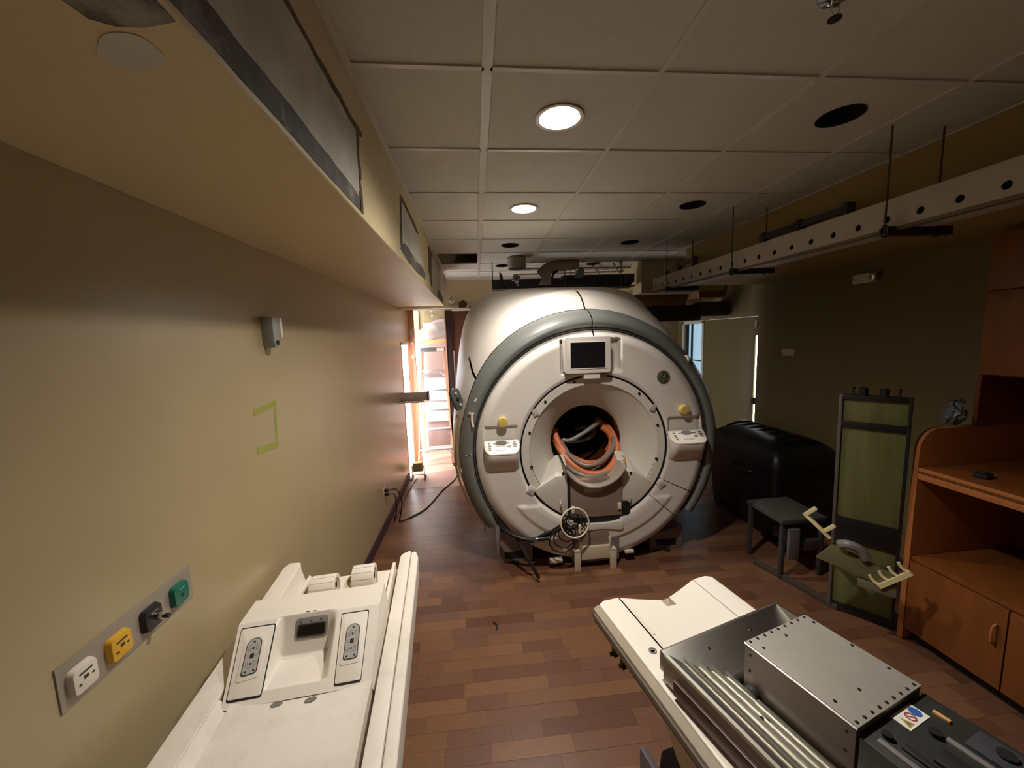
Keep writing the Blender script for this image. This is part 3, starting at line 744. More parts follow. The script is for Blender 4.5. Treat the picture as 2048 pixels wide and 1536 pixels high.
# ------------------------------------------------------------------ hoses coiled in the bore
def hose(name, label, pts, r, m, cat='hose', n=8, grp=None, closed=False):
    o = MB().tube(spline(pts, n, closed), r, 10, closed=closed).build(name, m, None, smooth=True, angle=80)
    return tag(o, label, cat, grp)
bx, bz_ = CXS, ZCN+0.01
hose('orange_hose', 'thick orange hose lying lowest in the scanner bore coil', [(0.70,3.48,1.10),(0.705,3.36,0.99),(0.78,3.24,0.87),(0.92,3.16,0.782),(1.06,3.14,0.782),(1.18,3.2,0.86),(1.225,3.28,0.97),(1.21,3.42,1.09),(1.16,3.62,1.14)], 0.032, M_ORANGE)
hose('orange_hose', 'second thick orange hose looping behind the grey hose in the bore', [(0.68,3.42,1.12),(0.72,3.34,0.99),(0.80,3.27,0.90),(0.94,3.22,0.845),(1.08,3.24,0.855),(1.19,3.32,0.94),(1.22,3.44,1.05),(1.19,3.6,1.12),(1.10,3.8,1.0)], 0.030, M_ORANGE)
hose('orange_hose', 'short orange hose bend at the right inside the bore', [(1.13,3.38,1.13),(1.19,3.37,1.07),(1.215,3.36,0.99),(1.19,3.40,0.90)], 0.030, M_ORANGE)
hose('grey_hose', 'thin silver-grey hose crossing in front of the orange hoses', [(0.74,3.40,1.02),(0.79,3.24,0.92),(0.88,3.15,0.862),(0.98,3.13,0.868),(1.09,3.16,0.915),(1.18,3.24,0.985),(1.22,3.36,1.06)], 0.018, M_GHOSE)
hose('grey_hose', 'thin silver-grey hose lying low along the bore lip', [(0.72,3.34,0.90),(0.78,3.2,0.82),(0.88,3.12,0.775),(1.0,3.10,0.772),(1.10,3.14,0.80),(1.18,3.22,0.86),(1.22,3.34,0.93)], 0.018, M_GHOSE)
hose('grey_hose', 'grey hose rising diagonally to the right, highest in the bore', [(0.76,3.40,1.025),(0.82,3.38,1.02),(0.94,3.38,1.075),(1.05,3.40,1.135),(1.13,3.44,1.175)], 0.019, M_GHOSE)
hose('grey_hose', 'dim grey hose arching across the middle of the bore', [(0.78,3.48,0.99),(0.90,3.45,0.985),(1.02,3.46,1.01),(1.10,3.52,1.05),(1.06,3.6,1.08),(0.94,3.64,1.06)], 0.018, M_GHOSE)
hose('clear_tube', 'thin brass-coloured tube bent at the right of the cradle lip', [(1.205,3.10,0.94),(1.225,3.08,0.91),(1.19,3.02,0.80)], 0.006, M_SYEL, cat='tube', n=4)
hose('thin_cable', 'thin black cable hanging down left of the brown bridge panel', [(0.67,3.20,0.98),(0.70,3.06,0.88),(0.722,3.02,0.80),(0.724,3.005,0.62),(0.722,3.0,0.48),(0.70,2.98,0.44)], 0.005, M_CABLE, cat='cable')
# cable coils hanging low at the front
ring = [(0.743+0.115*math.cos(t), 2.925+0.02*math.sin(t), 0.455+0.118*math.sin(t)) for t in [2*PI*i/12 for i in range(12)]]
hose('white_cable_loop', 'white cable loop in front of the scanner bottom', ring, 0.007, M_WCABLE, 'cable', closed=True)
t = thing('black_cable_coil', 'tangled coil of thin black cables hanging inside the white cable loop', 'cable', (0.70, 2.95, 0.0))
rr = random.Random(4)
for k in range(5):
    cx, cz, r = rr.uniform(0.0,0.07), rr.uniform(0.42,0.47), rr.uniform(0.06,0.10)
    pts = [(cx+r*math.cos(a)*rr.uniform(0.8,1.1), rr.uniform(-0.012,0.02), cz+r*math.sin(a)*rr.uniform(0.8,1.1)) for a in [2*PI*i/9 for i in range(9)]]
    MB().tube(spline(pts, 6, True), 0.0055, 7, closed=True).build('cable_turn', M_CABLE, t, smooth=True)
for k, (cx, cz, r) in enumerate(((-0.06,0.295,0.105),(-0.045,0.32,0.085),(-0.02,0.36,0.07))):
    pts = [(cx+r*math.cos(a), 0.005*math.sin(2*a)-0.004*k, cz+r*0.98*math.sin(a)) for a in [2*PI*i/12 for i in range(12)]]
    MB().tube(spline(pts, 6, True), 0.006, 7, closed=True).build('cable_turn', M_CABLE, t, smooth=True)
MB().cyl_z(0.085, -0.02, 0.012, 0.365, 0.43, 10).build('plug', M_WCABLE, t, smooth=True)
t = thing('cable_bundle', 'thick black cable bundle sagging along the lower left rim of the scanner', 'cable', (0.07, 2.98, 0.0))
base = [(0.02,0.10,0.50),(0.09,0.06,0.40),(0.19,0.03,0.335),(0.30,0.01,0.305),(0.37,0.0,0.318),(0.44,-0.01,0.345),(0.53,-0.03,0.40),(0.60,-0.045,0.45)]
for k in range(5):
    ox, oz = rr.uniform(-0.012,0.012), rr.uniform(-0.02,0.012)
    MB().tube(spline([(x+ox,y+rr.uniform(-0.01,0.01),z+oz+rr.uniform(-0.006,0.006)) for x,y,z in base], 6), 0.014 if k < 2 else 0.007, 8).build('cable', M_CABLE, t, smooth=True)
MB().tube([(0.37,-0.005,0.31),(0.46,-0.02,0.325)], 0.018, 12).build('connector', M_BLACKP, t, smooth=True)
MB().tube([(0.362,-0.005,0.309),(0.370,-0.005,0.31)], 0.020, 12).build('connector_ring', M_CHROME, t, smooth=True)
MB().tube(spline([(0.20,0.05,0.30),(0.25,0.0,0.22),(0.31,-0.06,0.12),(0.36,-0.10,0.03)],6), 0.014, 8).build('loose_end', M_CABLE, t, smooth=True)
# ------------------------------------------------------------------ LEFT PATIENT TABLE (local u right, v away from camera, far end v=0)
T1 = thing('patient_table', 'white patient table with two connector panels standing along the cream left wall', 'table', (-0.665, 1.93, 0), math.radians(5))
LEN = 2.5
def rail(u0, u1, z0, z1, v0, v1, name, m=M_TABLE, bev=0.006):
    return MB().box(u0, u1, v0, v1, z0, z1).build(name, m, T1, bevel=bev)
# right rail: inner strip, outer strip with bullnose and pointed far end
MB().prism([(0.232,-LEN),(0.282,-LEN),(0.282,-0.015),(0.270,-0.012),(0.238,-0.035),(0.232,-0.06)], 'z', 0.80, 0.882).build('rail_inner', M_TABLE, T1, bevel=0.005)
MB().prism([(0.2845,-LEN),(0.325,-LEN),(0.322,-0.07),(0.308,-0.018),(0.2845,-0.018)], 'z', 0.77, 0.879).build('rail_outer', M_TABLE, T1, bevel=0.009, bseg=3)
# left rail
MB().prism([(-0.33,-LEN),(-0.252,-LEN),(-0.252,-0.03),(-0.262,0.015),(-0.315,0.02),(-0.33,-0.02)], 'z', 0.76, 0.880).build('rail_inner', M_TABLE, T1, bevel=0.007, bseg=3)
# sloped inner fillet of the left rail next to the deck
MB().prism([(-0.252,0.876),(-0.205,0.846),(-0.205,0.80),(-0.252,0.80)], 'y', -LEN, -0.745).build('rail_fillet', M_TABLE, T1, bevel=0.004)
MB().prism([(-0.252,0.872),(-0.235,0.80),(-0.252,0.79)], 'y', -0.42, -0.02).build('rail_fillet', M_TABLE, T1)
# deck
rows = []
for i in range(41):
    v = -0.765-(LEN-0.765)*i/40; row = []
    for j in range(31):
        u = -0.208+0.420*j/30
        t = (u-0.002)/0.21
        row.append((u, v, 0.857+0.009*t*t+0.004*max(0, abs(t)-0.9)/0.1))
    rows.append(row)
d = MB().grid(rows)
d.grid([[(-0.208,r[0][1],r[0][2]) for r in rows], [(-0.208,r[0][1],0.78) for r in rows]]); d.grid([[(0.212,r[0][1],r[-1][2]) for r in rows], [(0.212,r[0][1],0.78) for r in rows]])
d.build('cradle_deck', M_TABLE, T1, smooth=True, angle=50)
MB().box(-0.25,0.23,-LEN,-0.02,0.74,0.785).build('underframe', M_TGREY, T1)
MB().box(-0.25,0.232,-0.42,-0.03,0.785,0.802).build('end_deck', M_TABLEC, T1, bevel=0.004)
# sloped connector block (height field with a niche)
def blk(u, v):
    base = 0.968 if v > -0.53 else 0.968-(-0.53-v)*0.108/0.245
    zr = 0.966-(-0.522-v)*1.62
    zr = max(zr, 0.8585)
    k = min(1.0, max(0.0, (-0.55-v)/0.18))
    m = sstep(-0.155-0.005*k, -0.125+0.0*k, u)*(1-sstep(0.018+0.02*k, 0.058+0.012*k, u))
    inn = min(base, zr)
    e = sstep(-0.742, -0.728, v)
    return base*(1-m*e)+inn*m*e
def uL(v): return -0.282+0.05*max(0.0, min(1.0, (-0.53-v)/0.245))
rows = []
NV, NU = 150, 130
for i in range(NV+1):
    v = -0.40-0.375*i/NV; l_, r_ = uL(v), 0.208
    rows.append([(l_+(r_-l_)*j/NU, v, blk(l_+(r_-l_)*j/NU, v)) for j in range(NU+1)])
bb = MB().grid(rows)
sk = lambda r: [(x, y, 0.80) for x, y, z in r]
lft = [r[0] for r in rows]; rgt = [r[-1] for r in rows]
bb.grid([lft, [(x-0.012, y, 0.80) for x, y, z in lft]]); bb.grid([rgt, [(x+0.018, y, 0.80) for x, y, z in rgt]]); bb.grid([rows[0], [(x, y+0.012, 0.80) for x, y, z in rows[0]]])
block = bb.build('connector_block', M_TABLEC, T1, smooth=True, angle=40)
e1 = Vector((1,0,0)); e2 = Vector((0,-0.245,-0.108)).normalized(); nn = Vector((0,-0.108,0.245)).normalized()
O_ = Vector((0,-0.53,0.968))
def plane(u, s, h=0.0): return O_ + e1*u + e2*s + nn*h
def slope_prism(poly, h0, h1, name, m, parent, bevel=0.0):
    b = MB(); n = len(poly)
    v = [plane(u,s,h0) for u,s in poly]+[plane(u,s,h1) for u,s in poly]
    f = [tuple(range(n)), tuple(range(2*n-1,n-1,-1))]+[(i,(i+1)%n,n+(i+1)%n,n+i) for i in range(n)]
    return b.add(v, f).build(name, m, parent, bevel=bevel)
def round_poly(c, rad, n=4):
    out = []; k = len(c)
    for i in range(k):
        p, a, q = Vector(c[i]), Vector(c[i-1]), Vector(c[(i+1)%k])
        p0 = p+(a-p).normalized()*rad; p1 = p+(q-p).normalized()*rad
        for j in range(n+1):
            t = j/n; out.append(tuple((1-t)**2*p0+2*t*(1-t)*p+t*t*p1))
    return out
def connector(quad, label):
    c = Vector((sum(p[0] for p in quad)/4, sum(p[1] for p in quad)/4))
    big = [tuple(c+(Vector(p)-c).normalized()*((Vector(p)-c).length+0.0060)) for p in quad]
    slope_prism(round_poly(big, 0.008), -0.004, 0.0012, 'panel_gap', M_GROOVE, block)
    pnl = slope_prism(round_poly(quad, 0.007), -0.002, 0.0038, 'connector_panel', M_TABLEC, block, bevel=0.0012)
    pnl['label'] = label
    ax = ((Vector(quad[0])+Vector(quad[1]))/2-(Vector(quad[3])+Vector(quad[2]))/2).normalized()
    px = Vector((-ax.y, ax.x)); px = -px if px.x < 0 else px
    cc = c+ax*0.012
    def loc(a, b_): return tuple(cc+px*a+ax*b_)
    def stadium(hw, hl):
        out = [loc(hw*math.cos(PI*i/10), hl-hw+hw*math.sin(PI*i/10)) for i in range(11)]
        out += [loc(-hw,-hl+0.006), loc(-hw+0.006,-hl), loc(hw-0.006,-hl), loc(hw,-hl+0.006)]
        return out
    slope_prism(stadium(0.034,0.074), 0.002, 0.0055, 'connector_surround', M_TABLEC, pnl, bevel=0.0015)
    slope_prism(stadium(0.0235,0.060), 0.004, 0.0066, 'connector_rim', M_TDARK, pnl)
    slope_prism(stadium(0.0205,0.057), 0.005, 0.0075, 'connector_plate', M_TGREY, pnl)
    pins = MB()
    def disc(a, b_, r, n=8):
        poly = [Vector(loc(a+r*math.cos(2*PI*i/n), b_+r*math.sin(2*PI*i/n))) for i in range(n)]
        pins.add([plane(p.x,p.y,0.0078) for p in poly], [tuple(range(n))])
    disc(0,0.046,0.0038,10); disc(-0.012,-0.049,0.0035,10); disc(0.013,-0.049,0.0035,10); disc(0,0.024,0.004,10); disc(0,-0.026,0.0034,10)
    for a in (-0.014,-0.009,0.009,0.014):
        for b_ in (0.018,0.024,0.030): disc(a,b_,0.0014,5)
        for b_ in (-0.020,-0.026,-0.032): disc(a,b_,0.0014,5)
    for a in (-0.010,-0.004,0.004,0.010): disc(a,0.035,0.0013,5); disc(a,-0.037,0.0013,5)
    for a, b_ in ((-0.014,0.004),(-0.012,-0.004),(0.014,0.004),(0.012,-0.004)): disc(a,b_,0.0016,5)
    pins.build('contact_pins', M_GROOVE, pnl)
    slope_prism([loc(-0.006,-0.008), loc(0.006,-0.008), loc(0.006,0.007), loc(-0.006,0.007)], 0.006, 0.0082, 'key_socket', M_GROOVE, pnl)
connector([(-0.264,0.022),(-0.155,0.022),(-0.128,0.243),(-0.224,0.243)], 'left connector panel in black outline')
connector([(0.076,0.022),(0.170,0.022),(0.174,0.25),(0.094,0.25)], 'right connector panel in black outline')
# read-out on the niche back wall
W0 = Vector((0,-0.522,0.966)); we = Vector((0,-0.0664,-0.1075)).normalized(); wn = Vector((0,-0.1075,0.0664)).normalized()
wn = wn if wn.z > 0 else -wn
def wall_prism(poly, h0, h1, name, m, parent, bevel=0):
    n = len(poly); P = lambda u, s, h: W0+Vector((u,0,0))+we*s+wn*h
    v = [P(u,s,h0) for u,s in poly]+[P(u,s,h1) for u,s in poly]
    f = [tuple(range(n)), tuple(range(2*n-1,n-1,-1))]+[(i,(i+1)%n,n+(i+1)%n,n+i) for i in range(n)]
    return MB().add(v,f).build(name, m, parent, bevel=bevel)
ro = wall_prism(rrect(-0.090,0.022,0.012,0.080,0.012), -0.003, 0.003, 'readout_frame', mat('readout_grey', (140,136,132), 0.45), block, bevel=0.0015)
wall_prism(rrect(-0.083,0.015,0.033,0.074,0.008), 0.001, 0.0045, 'readout_rim', M_TDARK, ro)
wall_prism(rrect(-0.077,0.010,0.038,0.069,0.005), 0.002, 0.0055, 'readout_glass', M_LCD, ro)
for k, u in enumerate((-0.072,-0.038,-0.002)):
    if k == 1: wall_prism([(u-0.004,0.027),(u+0.004,0.027),(u,0.019)], 0.002, 0.0042, 'mark', M_KEY, ro)
    else: wall_prism(circ(u,0.023,0.004,10), 0.002, 0.0042, 'mark', M_KEY, ro)
for u0, u1 in ((-0.060,-0.047),(-0.036,-0.025)):
    MB().box(u0,u1,-0.517,-0.513,0.9675,0.9687).build('printed_mark', M_GROOVE, block)
for u, v in ((-0.071,-0.785),(0.030,-0.790)):
    MB().prism([(u+0.017*math.cos(t)-0.004*math.sin(t), v+0.009*math.sin(t)+0.004*math.cos(t)) for t in [2*PI*i/18 for i in range(18)]], 'z', 0.848, 0.8595).build('deck_hole', M_KEY, T1)
# strap loops and brackets at the far end
def loop(u0, u1, vc, r, zc, nm):
    out = [(vc+r*math.cos(PI*i/16), zc+r*math.sin(PI*i/16)) for i in range(17)]
    inn = [(vc+(r-0.018)*math.cos(PI*i/16), zc+(r-0.018)*math.sin(PI*i/16)) for i in range(17)]
    o = MB().prism([(vc+r,0.80)]+out+[(vc-r,0.80),(vc-r+0.018,0.80)]+inn[::-1]+[(vc+r-0.018,0.80)], 'x', u0, u1).build(nm, M_TABLEC, T1, bevel=0.004)
    MB().prism([(vc+(r-0.016)*math.cos(PI*i/16), zc+(r-0.016)*math.sin(PI*i/16)) for i in range(17)]+[(vc-r+0.016,0.80),(vc+r-0.016,0.80)], 'x', u0+0.01, u1-0.008).build('loop_web', M_PLASTW, o)
    for k, vv in enumerate((vc-0.028, vc+0.014)):
        MB().prism(rrect(vv-0.011,vv+0.011,zc-0.020+0.012*k,zc+0.008+0.012*k,0.004), 'x', u1-0.012, u1-0.006).build('loop_slot', M_GROOVE, o)
    for k in range(1,4):
        a = PI*(0.40+0.14*k)
        MB().box(-0.0005+u0+0.004, u1-0.004, -0.0015, 0.0015, -0.001, 0.0012).xf(Matrix.Translation((0,vc+r*math.cos(a),zc+r*math.sin(a))) @ Matrix.Rotation(a-PI/2,4,'X')).build('loop_ridge', M_PLASTW, o)
loop(-0.150, -0.042, -0.185, 0.062, 0.842, 'strap_loop')
loop(0.030, 0.128, -0.175, 0.066, 0.858, 'strap_loop')
MB().prism([(-0.21,-0.39),(-0.19,-0.39),(-0.172,-0.11),(-0.190,-0.09)], 'z', 0.80, 0.868).build('end_fin', M_TABLEC, T1, bevel=0.004)
MB().prism([(-0.172,-0.36),(-0.152,-0.36),(-0.148,-0.15),(-0.165,-0.13)], 'z', 0.80, 0.85).build('end_fin', M_TABLEC, T1, bevel=0.004)
MB().prism([(-0.006,-0.30),(0.03,-0.30),(0.03,-0.16),(0.012,-0.14),(-0.006,-0.17)], 'z', 0.80, 0.868).build('end_block', M_CREAM, T1, bevel=0.006)
MB().cyl_z(0.014,-0.19,0.005,0.866,0.870,10).build('end_screw', M_GROOVE, T1)
MB().box(0.148,0.192,-0.33,-0.155,0.80,0.872).build('end_block', M_TABLEC, T1, bevel=0.004)
MB().prism([(0.200,-0.40),(0.216,-0.40),(0.216,-0.11),(0.210,-0.10),(0.200,-0.11)], 'z', 0.80, 0.884).build('end_fin', M_TABLEC, T1, bevel=0.003)
MB().prism([(-0.24,-2.3),(0.22,-2.3),(0.22,-0.35),(-0.24,-0.35)], 'z', 0.10, 0.74, 0, [(-0.27,-2.4),(0.27,-2.4),(0.27,-0.2),(-0.27,-0.2)]).build('pedestal', M_TABLEC, T1, bevel=0.02)
for u, v in ((-0.2,-2.1),(0.2,-2.1),(-0.2,-0.5),(0.2,-0.5)):
    MB().cyl_x(v, 0.05, 0.05, u-0.02, u+0.02, 18).build('caster', M_BLACKP, T1, bevel=0.004)

# ------------------------------------------------------------------ RIGHT PATIENT TABLE
T2 = thing('patient_table', 'white patient table in the right foreground carrying the steel tray', 'table', (0.465, 1.465, 0), math.radians(10.8))
L2 = 2.3
MB().prism([(0.0,-L2),(0.098,-L2),(0.098,0.0),(0.03,0.004),(0.0,-0.012)], 'z', 0.80, 0.852).build('side_strip', M_TABLEC, T2, bevel=0.007, bseg=3)
MB().prism([(0.482,-L2),(0.578,-L2),(0.578,-0.012),(0.55,0.004),(0.482,0.0)], 'z', 0.80, 0.852).build('side_strip', M_TABLEC, T2, bevel=0.007, bseg=3)
# concave centre board with end notch
prof = []
def czz(u): t = (u-0.29)/0.187; return 0.836+0.014*t*t
N1 = 30
us = sorted([0.103+(0.477-0.103)*i/N1 for i in range(N1+1)]+[0.2699,0.2701,0.3149,0.3151])
def notch(u): return -0.098 if 0.27 < u < 0.315 else (-0.056*(1-abs((u-0.29)/0.187)) - 0.003)
rows = [[(u, notch(u), czz(u)) for u in us]] + [[(u, -0.10-(L2-0.10)*k/20, czz(u)) for u in us] for k in range(21)]
cb = MB().grid(rows); cb.grid([rows[0], [(x,y,0.79) for x,y,z in rows[0]]])
cb.build('centre_board', M_TABLEC, T2, smooth=True, angle=35)
MB().box(0.0985,0.1025,-L2,0.0,0.79,0.842).build('groove', M_KEY, T2); MB().box(0.4775,0.4815,-L2,0.0,0.79,0.842).build('groove', M_KEY, T2)
MB().prism(rrect(0.109,0.121,-0.225,-0.062,0.004), 'z', 0.84, 0.8515).build('track_insert', M_PLASTW, T2, bevel=0.001)
MB().prism(rrect(0.109,0.121,-0.34,-0.238,0.004), 'z', 0.84, 0.8505).build('track_insert', M_PLASTW, T2, bevel=0.001)
dt = MB().lathe_z([(0.014,0.850),(0.014,0.8545),(0.009,0.8545),(0.008,0.850)], 0.060, -0.288, 20).build('side_button', M_KEY, T2, smooth=True)
MB().cyl_z(0.060,-0.288,0.007,0.848,0.852,12).build('button_hole', M_GROOVE, dt)
# moulded edge with two grooves, and body under it
M_EDGE = mat('table_edge_grey', (166, 152, 132), 0.45, var=0.05, vscale=6)
for sgn, u0 in ((-1,0.0),(1,0.578)):
    e = [(u0,0.845),(u0+sgn*0.022,0.832),(u0+sgn*0.028,0.806),(u0+sgn*0.020,0.776),(u0+sgn*0.006,0.760),(u0-sgn*0.03,0.752),(u0-sgn*0.03,0.80)]
    MB().prism(e, 'y', -L2, -0.006).build('edge_moulding', M_EDGE, T2, smooth=True, angle=40)
    MB().tube([(u0+sgn*0.0265,-L2,0.818),(u0+sgn*0.0265,-0.02,0.818)], 0.003, 6).build('edge_groove', M_KEY, T2)
    MB().tube([(u0+sgn*0.0235,-L2,0.790),(u0+sgn*0.0235,-0.02,0.790)], 0.003, 6).build('edge_groove', M_KEY, T2)
MB().box(0.02,0.56,-L2,-0.012,0.755,0.80).build('underframe', M_EDGE, T2, bevel=0.006)
body = [[(0.05,-0.28,0.755),(0.53,-0.28,0.755),(0.53,-L2,0.755),(0.05,-L2,0.755)],[(0.03,-0.46,0.62),(0.55,-0.46,0.62),(0.55,-L2,0.62),(0.03,-L2,0.62)],[(0.10,-0.62,0.40),(0.48,-0.62,0.40),(0.48,-L2,0.40),(0.10,-L2,0.40)]]
MB().grid(body, closed=True).build('lower_body', M_CREAM, T2, smooth=True)
MB().prism([(0.10,-2.0),(0.50,-2.0),(0.50,-0.235),(0.10,-0.235)], 'z', 0.06, 0.40, 0, [(0.12,-2.0),(0.48,-2.0),(0.48,-0.26),(0.12,-0.26)]).build('dock_base', mat('dock_slate', (54, 52, 58), 0.5), T2, bevel=0.015)
MB().box(0.070,0.098,-2.0,-0.20,0.06,0.36).build('dock_rail', mat('dock_grey', (140,134,140), 0.5), T2, bevel=0.006)
for v in (-0.14,-0.20):
    MB().cyl_x(v+0.02,0.715,0.008,-0.01,0.02,10).build('side_bolt', M_SYEL if v < -0.18 else M_SCREW, T2)
    MB().box(-0.004,0.012,v,v+0.02,0.715,0.76).build('side_tab', M_SCREW, T2)
for u, v in ((0.14,-1.8),(0.46,-1.8),(0.14,-0.5),(0.46,-0.5)):
    MB().cyl_x(v, 0.035, 0.035, u-0.02, u+0.02, 18).build('caster', M_BLACKP, T2)

# ------------------------------------------------------------------ STEEL TRAY AND BOX on the right table
A = math.radians(16.5)
TR = thing('steel_tray', 'long open steel tray with ribbed aluminium side rail lying on the white table', 'tray', (0.549, 1.089, 0.853), A)
LT = 1.15
MB().box(0.015,0.545,-LT,-0.01,0.001,0.010).build('tray_floor', M_EQBLK, TR)
# end plate, sloping down to the floor inside
MB().prism([(0.0,0.097),(-0.010,0.099),(-0.135,0.060),(-0.140,0.050),(-0.140,0.030),(0.0,0.030)], 'x', 0.003, 0.554).build('end_plate', M_STEEL, TR, bevel=0.0015)
for u in (0.16, 0.355): MB().prism(circ(0,0,0.0045,10),'z',0,0.003).xf(Matrix.Translation((u,-0.050,0.0855)) @ Matrix.Rotation(0.30,4,'X')).build('rivet', M_CHROME, TR)
# ribbed left rail: stepped cross-section
rail_p = [(0.0,0.010),(0.0,0.088),(0.004,0.094),(0.014,0.095),(0.050,0.082),(0.054,0.088),(0.060,0.088),(0.064,0.081),(0.086,0.075),(0.090,0.081),(0.096,0.081),(0.100,0.073),(0.118,0.068),(0.122,0.074),(0.128,0.074),(0.132,0.065),(0.148,0.060),(0.152,0.065),(0.158,0.065),(0.162,0.055),(0.162,0.010)]
MB().prism(rail_p, 'y', -LT, -0.020, 0).build('side_rail', M_ALU, TR)
MB().box(-0.014,0.0,-LT,-0.075,0.012,0.060).build('rail_flange', mat('rail_dark_edge', (92,74,70), 0.35, 0.7), TR, bevel=0.002)
for v, u in ((-0.10,0.100),(-0.12,0.064),(-0.27,0.104),(-0.30,0.062)):
    MB().prism(circ(u,v,0.005,10),'z',0.066,0.083 if u < 0.08 else 0.0775).build('rail_screw', M_SCREW, TR)
# right flange
MB().prism([(0.554,0.006),(0.554,0.097),(0.546,0.099),(0.520,0.060),(0.500,0.050),(0.500,0.006)], 'y', -LT, -0.01).build('side_flange', M_STEEL, TR)
# wedge corner gusset at far right
MB().add([(0.51,-0.06,0.050),(0.545,-0.008,0.097),(0.548,-0.09,0.097)], [(0,1,2)]).add([(0.51,-0.06,0.045),(0.545,-0.008,0.092),(0.548,-0.09,0.092)], [(0,2,1)]).build('gusset', M_ALU, TR)
BX = thing('steel_box', 'grey sheet-metal box with rows of screws standing in the steel tray', 'metal box', (0.549, 1.089, 0.863), A)
MB().box(0.168,0.442,-0.444,-0.168,0.0,0.185).build('box_body', mat('box_side_mauve', (132,118,112), 0.5, 0.3, var=0.03), BX, bevel=0.002)
lid = MB().box(0.167,0.443,-0.446,-0.166,0.185,0.189).build('box_lid', M_BOXTOP, BX, bevel=0.0015)
MB().box(0.1665,0.1685,-0.446,-0.166,0.184,0.1895).build('lid_edge', M_CHROME, lid)
sm = MB().lathe_z([(0.0042,0.0),(0.0042,0.0016),(0.0030,0.0026)], 0, 0, 10).build('lid_screw', M_SCREW, lid)
def scr(u, v, first=[True]):
    if first[0]: o = sm; first[0] = False
    else:
        o = sm.copy(); COL.objects.link(o); o.parent = lid
    o.location = (u, v, 0.189)
for k in range(9): scr(0.182+0.0305*k, -0.174)
for k in range(9): scr(0.182+0.0305*k, -0.437)
for u, v in ((0.195,-0.205),(0.30,-0.200),(0.195,-0.385),(0.285,-0.39),(0.43,-0.20),(0.432,-0.30),(0.43,-0.385)): scr(u, v)
for zz in (0.06, 0.11, 0.16):
    o = sm.copy(); COL.objects.link(o); o.parent = BX; o.name = 'side_screw'; o.location = (0.168, -0.425, zz); o.rotation_euler = (0, -PI/2, 0)
    o = sm.copy(); COL.objects.link(o); o.parent = BX; o.name = 'side_screw'; o.location = (0.168, -0.185, zz); o.rotation_euler = (0, -PI/2, 0)
MB().cyl_x(-0.20,0.05,0.022,0.150,0.170,20).build('box_connector', M_TDARK, BX, bevel=0.002)
# dark equipment filling the near end of the tray
EQ = thing('tray_equipment', 'dark flat equipment behind the grey box with a white warning sticker', 'equipment', (0.549, 1.089, 0.863), A)
MB().box(0.170,0.447,-1.10,-0.449,0.0,0.170).build('equipment_body', M_EQBLK, EQ, bevel=0.004)
MB().box(0.447,0.497,-1.10,-0.449,0.0,0.12).build('equipment_side', M_DKSTEEL2, EQ, bevel=0.004)
for (u0,u1,v0,v1,h,mm) in ((0.192,0.206,-0.56,-0.47,0.174,M_KEY),(0.222,0.240,-0.60,-0.50,0.176,M_DKSTEEL),(0.25,0.30,-0.66,-0.54,0.178,M_DKSTEEL),(0.33,0.345,-0.66,-0.53,0.176,M_KEY),(0.36,0.43,-0.66,-0.55,0.175,M_DKSTEEL2)):
    MB().box(u0,u1,v0,v1,0.165,h).build('equipment_plate', mm, EQ, bevel=0.002)
for (u,v,r) in ((0.225,-0.475,0.010),(0.33,-0.515,0.012),(0.40,-0.60,0.016)):
    MB().cyl_z(u,v,r,0.165,0.180,16).build('equipment_port', M_DARK, EQ)
st = MB().box(0.290,0.374,-0.489,-0.4515,0.1695,0.1715).build('warning_sticker', M_STICK, EQ, label='white sticker with yellow, red and blue warning symbols')
MB().prism([(0.296,-0.484),(0.318,-0.484),(0.307,-0.461)], 'z', 0.171, 0.1722).build('sticker_triangle', M_SYEL, st)
MB().prism([(0.3015,-0.481),(0.3125,-0.481),(0.307,-0.469)], 'z', 0.1715, 0.1726).build('sticker_triangle_core', M_LOGO2, st)
b = MB(); rr_ = circ(0.332,-0.471,0.0115,24); ri_ = circ(0.332,-0.471,0.0080,24)
b.grid([[(x,y,0.1722) for x,y in rr_],[(x,y,0.1722) for x,y in ri_]], closed=True); b.add([(0.324,-0.465,0.1723),(0.3265,-0.463,0.1723),(0.340,-0.477,0.1723),(0.3375,-0.479,0.1723)],[(0,1,2,3)]); b.build('sticker_ban', M_SRED, st)
MB().prism(circ(0.357,-0.469,0.0125,24), 'z', 0.171, 0.1722).build('sticker_disc', M_SBLUE, st)
MB().box(0.392,0.402,-0.515,-0.485,0.168,0.176).build('tan_tab', M_TAN, EQ, bevel=0.001)
# ------------------------------------------------------------------ CABINETS on the right
CB = thing('desk_cabinet', 'tall orange maple desk unit with rounded end panel at the right', 'cabinet', (2.6, 2.02, 0))
# end panel with rounded top front corner (front at x=0)
ep = [(0.0,0.0)] + [(0.13-0.13*math.cos(PI/2*i/10), 1.225+0.13*math.sin(PI/2*i/10)) for i in range(11)] + [(0.745,1.355),(0.745,0.0)]
MB().prism(ep, 'y', -0.032, 0.0).build('end_panel', M_WOODE, CB, bevel=0.003)
MB().box(0.008,0.745,-2.4,-0.034,1.085,1.122).build('counter', M_WOOD, CB, bevel=0.004)
MB().box(0.0,0.010,-2.4,-0.034,1.050,1.085).build('counter_edge', M_WOODE, CB, bevel=0.003)
MB().box(0.0,0.010,-2.4,-0.034,1.100,1.122).build('counter_edge', M_WOODE, CB, bevel=0.003)
MB().box(0.70,0.745,-2.4,-0.034,0.10,1.085).build('back_panel', M_WOODD, CB)
MB().box(0.725,0.745,-2.4,-0.034,1.122,1.355).build('back_panel', M_WOODD, CB)
MB().box(0.012,0.70,-2.4,-0.034,0.535,0.560).build('shelf', M_WOOD, CB, bevel=0.002)
